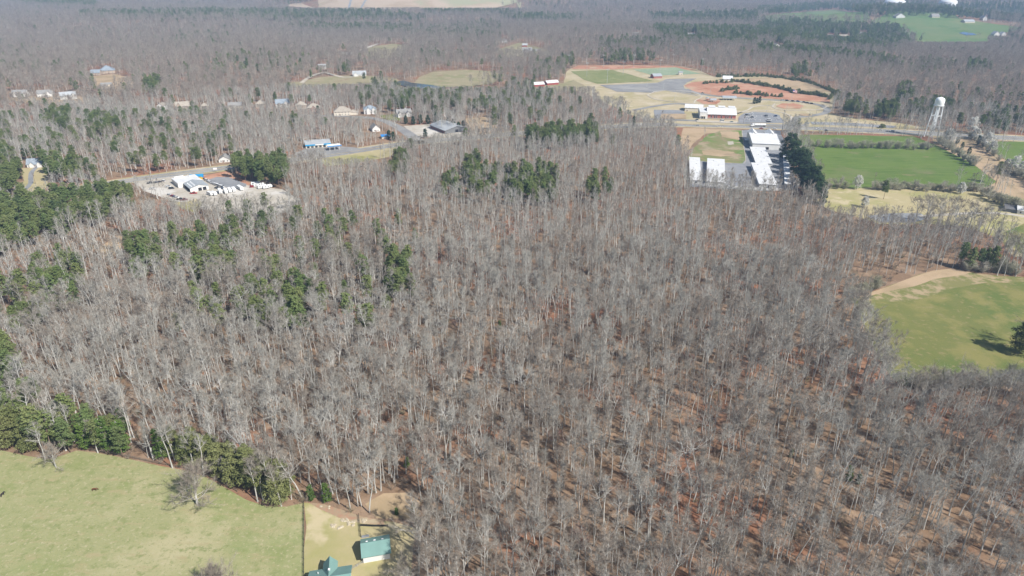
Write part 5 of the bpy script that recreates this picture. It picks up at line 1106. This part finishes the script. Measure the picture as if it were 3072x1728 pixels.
# ------------------------------------------------------------------ vehicles
CAR = {}
COL = dict(white=(.75, .75, .74), silver=(.45, .46, .47), dark=(.025, .027, .035), blue=(.04, .07, .16), red=(.42, .02, .03), maroon=(.16, .02, .035), grey=(.2, .21, .22), teal=(.2, .3, .33))
def car_parts(kind, colr):
    if (kind, colr) in CAR: return CAR[(kind, colr)]
    pm = cm('paint_' + colr, COL[colr], rough=.3, spec=.5); L, Wd, Hh = dict(sedan=(4.7, 1.8, 1.45), suv=(4.8, 1.95, 1.8), pickup=(5.8, 2.0, 1.85), van=(5.6, 2.05, 2.3))[kind]
    x0, x1 = -L / 2, L / 2; hw = Wd / 2; bz = Hh * (.56 if kind != 'van' else .5)
    body = MB(); prof = [(x0, .35), (x0, bz * .9), (x0 + .12, bz), (x1 - .5, bz * .97), (x1 - .05, bz * .75), (x1, .35)]
    n = len(prof); v = [(x, -hw * (.92 if z < .5 else 1), z) for x, z in prof] + [(x, hw * (.92 if z < .5 else 1), z) for x, z in prof]
    body.add(v, [tuple(range(n))[::-1], tuple(range(n, 2 * n))] + [(i, (i + 1) % n, (i + 1) % n + n, i + n) for i in range(n)])
    cab = dict(sedan=(x0 + .5, x0 + 1.2, x1 - 1.9, x1 - 1.25), suv=(x0 + .08, x0 + .35, x1 - 1.8, x1 - 1.15), pickup=(x0 + 2.1, x0 + 2.3, x1 - 1.9, x1 - 1.3), van=(x0 + .05, x0 + .15, x1 - 1.3, x1 - .6))[kind]
    g = MB(); q = hw * .82; z0, z1 = bz * .96, Hh - .06
    v = [(cab[0], -hw * .97, z0), (cab[3], -hw * .97, z0), (cab[3], hw * .97, z0), (cab[0], hw * .97, z0), (cab[1], -q, z1), (cab[2], -q, z1), (cab[2], q, z1), (cab[1], q, z1)]
    g.add(v, [(0, 3, 2, 1), (4, 5, 6, 7), (0, 1, 5, 4), (1, 2, 6, 5), (2, 3, 7, 6), (3, 0, 4, 7)])
    rf = MB().box(cab[1] - .02, cab[2] + .02, -q - .02, q + .02, z1 - .02, Hh)
    wl = MB()
    wl.tube([(0, -.12, 0), (0, .12, 0)], .34, 12); hb = MB().tube([(0, -.13, 0), (0, .13, 0)], .19, 8)
    out = [('body', body.mesh('body', [pm]), (0, 0, 0)), ('windows', g.mesh('windows', [M['glass']]), (0, 0, 0)), ('roof', rf.mesh('roof', [pm]), (0, 0, 0))]
    if kind == 'pickup': out.append(('bed', MB().box(x0 + .15, x0 + 2.0, -hw * .85, hw * .85, bz - .02, bz + .02).mesh('bed', [M['black']]), (0, 0, 0)))
    wm, hm = wl.mesh('wheel', [M['black']]), hb.mesh('rim', [M['steel']])
    for x in (x0 + .9, x1 - .95):
        for y in (-hw + .1, hw - .1): out.append(('wheel', wm, (x, y, .34), hm))
    lm = unit_box('headlight', M['trimwhite']); tm = unit_box('tail_light', cm('tail_red', (.4, .02, .02)))
    for y in (-hw * .7, hw * .7): out.append(('headlight', lm, (x1 - .03, y, bz * .75), None, (.12, .35, .18))); out.append(('tail_light', tm, (x0, y, bz * .78), None, (.1, .25, .25)))
    CAR[(kind, colr)] = out; return out
def car(kind, colr, px, py, head, lb, group=None, lift=.12, cat=None):
    e = empty({'pickup': 'pickup_truck', 'van': 'van'}.get(kind, 'parked_car'), at(px, py) + Vector((0, 0, lift)), R(head)); tag(e, lb, cat or {'pickup': 'pickup', 'van': 'van'}.get(kind, 'car'), group)
    for p in car_parts(kind, colr):
        o = link(p[0], p[1], e); o.location = p[2]
        if len(p) > 3 and p[3] is not None: link('rim', p[3], o)
        if len(p) > 4: o.scale = p[4]
    return e
for k, (px, py) in enumerate(((449.5, 551), (460.6, 550), (469, 549), (477, 547.5))): car('suv' if k < 1 else 'sedan', 'dark' if k != 2 else 'blue', px, py, 205, '%s dark car from the left in the row of four by the highway' % od[k], 'dealer cars')
car('suv', 'white', 489.7, 545, 160, 'white car parked right of the row of four dark cars', 'dealer cars'); car('pickup', 'white', 458, 568, 5, 'white pickup alone on the left of the dealer lot', 'dealer cars')
car('suv', 'white', 505, 562, 10, 'white car beside the dealer building wall', 'dealer cars'); car('suv', 'dark', 515, 567, 15, 'dark car in front of the dealer building', 'dealer cars')
for k, (px, py, c) in enumerate(((508.5, 586, 'silver'), (513.6, 588, 'white'), (518.7, 590, 'red'), (523.8, 592, 'blue'), (529.8, 594, 'white'))): car('sedan', c, px, py, 345, '%s car %s from the left in the slanted row below the dealer building' % (c, od[k]), 'dealer cars')
car('pickup', 'dark', 541, 600, 10, 'dark pickup left of the maroon pickup', 'dealer cars'); car('pickup', 'maroon', 553, 601, 12, 'maroon pickup at the lower corner of the dealer lot', 'dealer cars'); car('pickup', 'red', 581, 581.5, 5, 'bright red pickup in front of the grey roofed garage', 'dealer cars')
for k, (px, py, kd, c) in enumerate(((594.7, 535, 'sedan', 'silver'), (603, 537, 'suv', 'dark'), (611.8, 538.5, 'sedan', 'maroon'), (620, 543, 'suv', 'white'), (625.5, 546, 'sedan', 'silver'), (630.6, 549.5, 'suv', 'white'), (639, 553, 'pickup', 'silver'), (646, 555.5, 'suv', 'white'), (652.8, 558, 'van', 'white'), (659.6, 561, 'suv', 'silver'), (664.7, 563, 'van', 'white'), (668, 567, 'sedan', 'blue'), (650, 566, 'sedan', 'dark'))):
    car(kd, c, px, py, 330, '%s %s %s along the line right of the dealer building' % (c, {'suv': 'car', 'sedan': 'low car'}.get(kd, kd), od[k]), 'dealer cars')
car('suv', 'red', 758, 562, 20, 'small red vehicle beside the trailers at the wood edge', 'dealer cars')
CC = lambda x, y: (2040 + x * .132, 300 + y * .132)
for k, (x, y, kd, c) in enumerate(((1520, 360, 'suv', 'dark'), (1620, 335, 'suv', 'white'), (1540, 395, 'pickup', 'white'), (1635, 368, 'suv', 'white'), (1640, 410, 'sedan', 'dark'), (1680, 440, 'suv', 'white'), (1570, 460, 'suv', 'white'), (1945, 378, 'suv', 'dark'), (1970, 402, 'sedan', 'silver'), (2165, 385, 'suv', 'blue'), (2210, 440, 'sedan', 'white'), (2018, 480, 'van', 'white'), (2012, 512, 'pickup', 'dark'))):
    px, py = CC(x, y); car(kd, c, px, py, rnd.choice((3, 183)), '%s %s parked %s in the car park beside the red brick hall' % (c, {'suv': 'car', 'sedan': 'low car'}.get(kd, kd), od[k]), 'cars beside the hall', .68)
for (kd, c, px, py, hd, lb) in (('sedan', 'dark', 2090, 362, 178, 'dark car on the road in front of the hall entrance'), ('van', 'white', 2165, 365.5, 178, 'white van on the road in front of the hall'), ('sedan', 'teal', 2194, 368, 178, 'silver green car at the right end of the hall'),
        ('sedan', 'silver', 2092, 377.5, 178, 'silver car on the highway, leftmost of the traffic'), ('pickup', 'white', 2159, 381, 176, 'white pickup on the highway above the patchy lot'), ('sedan', 'red', 2284, 386.5, -3, 'red car on the highway behind the largest storage building'), ('sedan', 'white', 2324, 388, -3, 'white car on the highway right of the red car'),
        ('pickup', 'white', 2455, 388.5, 176, 'white pickup on the highway above the green field'), ('sedan', 'dark', 2478, 392.5, -4, 'dark car on the highway right of the white pickup'), ('suv', 'white', 2676, 395.5, 176, 'white car on the highway left of the water tower'), ('sedan', 'white', 2640, 392, 176, 'small white car on the far lane of the highway'), ('van', 'white', 2420, 374, 178, 'white van at the left end of the angled bays'),
        ('pickup', 'white', 2322, 483, 78, 'white truck parked between the long storage buildings'), ('sedan', 'dark', 2108, 281, -10, 'dark car on the ring road by the playground'), ('sedan', 'white', 1958, 276.5, 10, 'white car at the edge of the upper car park'), ('sedan', 'dark', 690, 499, 188, 'dark car on the highway beside the pine block')):
    car(kd, c, px, py, hd, lb, None, .55 if py < 375 else .16)
for k, (px, py, c) in enumerate(((2348, 303, 'white'), (2361, 304, 'dark'), (2378, 305.5, 'dark'), (2394, 306.5, 'blue'), (2412, 309, 'dark'), (2422, 311, 'dark'), (2435, 313, 'dark'))): car('suv', c, px, py, -8, '%s car %s from the left on the ring road by the flag pole' % (c, od[k]), 'cars on the ring road', .6)
# travel trailers
def trailer(px, py, head, L, lb):
    e = empty('travel_trailer', at(px, py) + Vector((0, 0, .12)), R(head)); tag(e, lb, 'trailer', 'white travel trailers')
    b = MB(); pr = [(-L / 2, .7), (-L / 2, 2.8), (-L / 2 + .4, 3.2), (L / 2 - .7, 3.2), (L / 2, 2.4), (L / 2 - .2, .7)]
    n = 6; b.add([(x, y, z) for y in (-1.25, 1.25) for x, z in pr], [tuple(range(n))[::-1], tuple(range(n, 2 * n))] + [(i, (i + 1) % n, (i + 1) % n + n, i + n) for i in range(n)]); b.build('body', M['trimwhite'], e)
    for s in (-1, 1):
        for x in (-L * .3, L * .05): slab('window', 'trailer_window', M['glass'], e, (x, s * 1.26, 2.1), (1.2, .06, .7))
        for x in (-.5, .5):
            o = MB().tube([(x, s * 1.0, .36), (x, s * 1.26, .36)], .36, 12).build('wheel', M['black'], e)
        slab('stripe', 'trailer_stripe', M['greyroof'], e, (0, s * 1.255, 1.3), (L * .9, .04, .25))
    slab('window', 'trailer_window', M['glass'], e, (L / 2 - .1, 0, 2.0), (.12, 1.6, .6)); slab('door', 'trailer_door', M['greyroof'], e, (L * .25, -1.27, 1.7), (.75, .05, 1.8))
    slab('roof_unit', 'roof_unit', M['paleroof'], e, (0, 0, 3.3), (1.0, .8, .3)); MB().tube([(L / 2 - .3, 0, .6), (L / 2 + 1.3, 0, .5)], .08, 6).build('hitch', M['black'], e)
for k, (px, py, hd, L, lb) in enumerate(((661, 579, -60, 9, 'white travel trailer, leftmost of the row of four'), (678, 579, -60, 9, 'white travel trailer, second of the row of four'), (690, 576, -60, 8.5, 'white travel trailer, third of the row of four'), (702, 574, -60, 8, 'white travel trailer, rightmost of the row of four'), (721, 569, -50, 9.5, 'silver white trailer alone on the grey asphalt edge'), (631, 586, -40, 7, 'white trailer nearest the red pickup'), (642, 586, -40, 7, 'white trailer between the garage and the row of four'), (768, 556, 20, 8, 'white trailer first at the wood edge'), (778, 560, 20, 9, 'white trailer second at the wood edge'), (788, 565, 35, 8, 'white trailer third at the wood edge'), (803, 565, 40, 8, 'white trailer fourth at the wood edge'))):
    trailer(px, py, hd, L, lb)
# blue box, yellow box truck, tanker
e = empty('shipping_container', at(590, 532) + Vector((0, 0, .1)), R(12)); tag(e, 'bright blue shipping container behind the dealer building', 'container')
MB().box(-6, 6, -1.25, 1.25, .1, 2.7).build('body', M['bluefascia'], e)
for i in range(12):
    for s in (-1, 1): slab('rib', 'container_rib', M['bluefascia'], e, (-5.5 + i, s * 1.28, 1.4), (.4, .06, 2.3))
slab('door', 'container_door', M['blue'], e, (6.03, 0, 1.4), (.06, 2.2, 2.4))
e = empty('box_truck', at(605, 545) + Vector((0, 0, .1)), R(-60)); tag(e, 'yellow box truck beside the dealer building', 'truck')
MB().box(-3.4, 1.6, -1.2, 1.2, 1.0, 3.5).build('box', cm('truck_yellow', (.62, .38, .03), rough=.45), e); MB().prism([(1.7, .6), (3.6, .6), (3.6, 1.4), (3.0, 1.7), (2.5, 2.5), (1.7, 2.5)], -1.1, 1.1).build('cab', M['trimwhite'], e)
for x in (-2.2, 2.6):
    for s in (-1, 1): MB().tube([(x, s * .85, .48), (x, s * 1.15, .48)], .48, 12).build('wheel', M['black'], e)
slab('windscreen', 'windscreen', M['glass'], e, (2.78, 0, 2.1), (.3, 1.9, .6))
e = empty('tanker_truck', at(2274, 380) + Vector((0, 0, .2)), R(178)); tag(e, 'long white tractor trailer truck on the highway', 'truck')
t = MB(); t.tube([(-9.0, 0, 2.35), (-8.8, 0, 2.35), (4.2, 0, 2.35), (4.4, 0, 2.35)], [.9, 1.25, 1.25, .9], 16); o = t.build('tank', M['trimwhite'], e); MB().box(-9, 4.2, -.5, .5, .9, 1.15).build('chassis', M['black'], e)
MB().prism([(5.0, .8), (9.0, .8), (9.0, 2.0), (7.6, 2.2), (7.2, 3.3), (5.2, 3.8), (5.0, 3.8)], -1.2, 1.2).build('cab', M['trimwhite'], e); slab('windscreen', 'windscreen', M['glass'], e, (7.45, 0, 2.8), (.25, 2.1, .8))
for x in (-8, -6.8, 5.4, 6.5, 8.4):
    for s in (-1, 1): MB().tube([(x, s * .85, .52), (x, s * 1.2, .52)], .52, 12).build('wheel', M['black'], e)
slab('ladder', 'ladder', M['steel'], e, (-2.4, 1.3, 2.3), (.4, .06, 2.4))
# dealer sign
e = empty('dealer_sign', at(647, 516), R(10)); tag(e, 'white board sign on two posts beside the orange clay', 'sign')
slab('board', 'sign_board', M['trimwhite'], e, (0, 0, 3.2), (3.4, .2, 1.8))
for s in (-1, 1): slab('post', 'sign_post', M['steel'], e, (s * 1.3, 0, 1.4), (.16, .16, 2.8))

# ------------------------------------------------------------------ horses
def horse(px, py, head, colr, lb):
    e = empty('horse', at(px, py) + Vector((0, 0, .05)), R(head)); tag(e, lb, 'horse')
    pts = [(-.65, 0, 1.18, .24), (-.25, 0, 1.12, .27), (.2, 0, 1.1, .27), (.55, 0, 1.15, .25), (.85, 0, 1.3, .16), (1.1, 0, 1.1, .12), (1.3, 0, .75, .1), (1.5, 0, .5, .07)]
    ed = [(i, i + 1) for i in range(7)]
    for s in (-1, 1):
        b = len(pts); pts += [(.5, s * .16, .85, .13), (.52, s * .16, .5, .065), (.5, s * .16, .1, .05)]; ed += [(3, b), (b, b + 1), (b + 1, b + 2)]
        b = len(pts); pts += [(-.6, s * .17, .88, .16), (-.52, s * .17, .66, .085), (-.72, s * .17, .42, .06), (-.68, s * .17, .1, .05)]; ed += [(0, b), (b, b + 1), (b + 1, b + 2), (b + 2, b + 3)]
    b = len(pts); pts += [(-.9, 0, 1.05, .07), (-.98, 0, .6, .05)]; ed += [(0, b), (b, b + 1)]
    b = len(pts); pts += [(1.22, .07, 1.02, .03), (1.2, -.07, 1.02, .03)]; ed += [(5, b), (5, b + 1)]
    me = bpy.data.meshes.new('body'); me.from_pydata([p[:3] for p in pts], ed, []); me.materials.append(cm('coat_' + colr, {'bay': (.13, .055, .025), 'dark': (.035, .03, .03)}[colr]))
    o = link('body', me, e); md = o.modifiers.new('skin', 'SKIN'); sv = me.skin_vertices[0].data
    for i, p in enumerate(pts): sv[i].radius = (p[3], p[3]); sv[i].use_root = (i == 1)
    o.modifiers.new('sub', 'SUBSURF').levels = 1; o.modifiers['sub'].render_levels = 2
    mane = MB().add([(.6, .02, 1.42), (.95, .02, 1.46), (1.15, .02, 1.2), (.9, .02, 1.2), (.6, -.02, 1.42), (.95, -.02, 1.46), (1.15, -.02, 1.2), (.9, -.02, 1.2)], [(0, 1, 2, 3), (4, 7, 6, 5), (0, 4, 5, 1), (1, 5, 6, 2)]).build('mane', M['black'], e)
horse(285, 1473, 8, 'bay', 'brown horse grazing alone in the pale pasture'); horse(9, 1488, 85, 'dark', 'dark horse seen end on at the left edge of the pasture')

# ------------------------------------------------------------------ air
hz = bpy.data.materials.new('haze_air'); hz.use_nodes = True; t = hz.node_tree; t.nodes.clear()
ou = t.nodes.new('ShaderNodeOutputMaterial'); pv = t.nodes.new('ShaderNodeVolumePrincipled'); pv.inputs['Color'].default_value = (.46, .68, 1.0, 1); pv.inputs['Density'].default_value = 1.45e-4; pv.inputs['Anisotropy'].default_value = .1
t.links.new(pv.outputs[0], ou.inputs['Volume'])
hb = MB().box(-15500, 15500, -15500, 15500, -26, 198).build('haze', hz); tag(hb, 'thin bluish air over the whole landscape', 'haze', None, 'stuff')
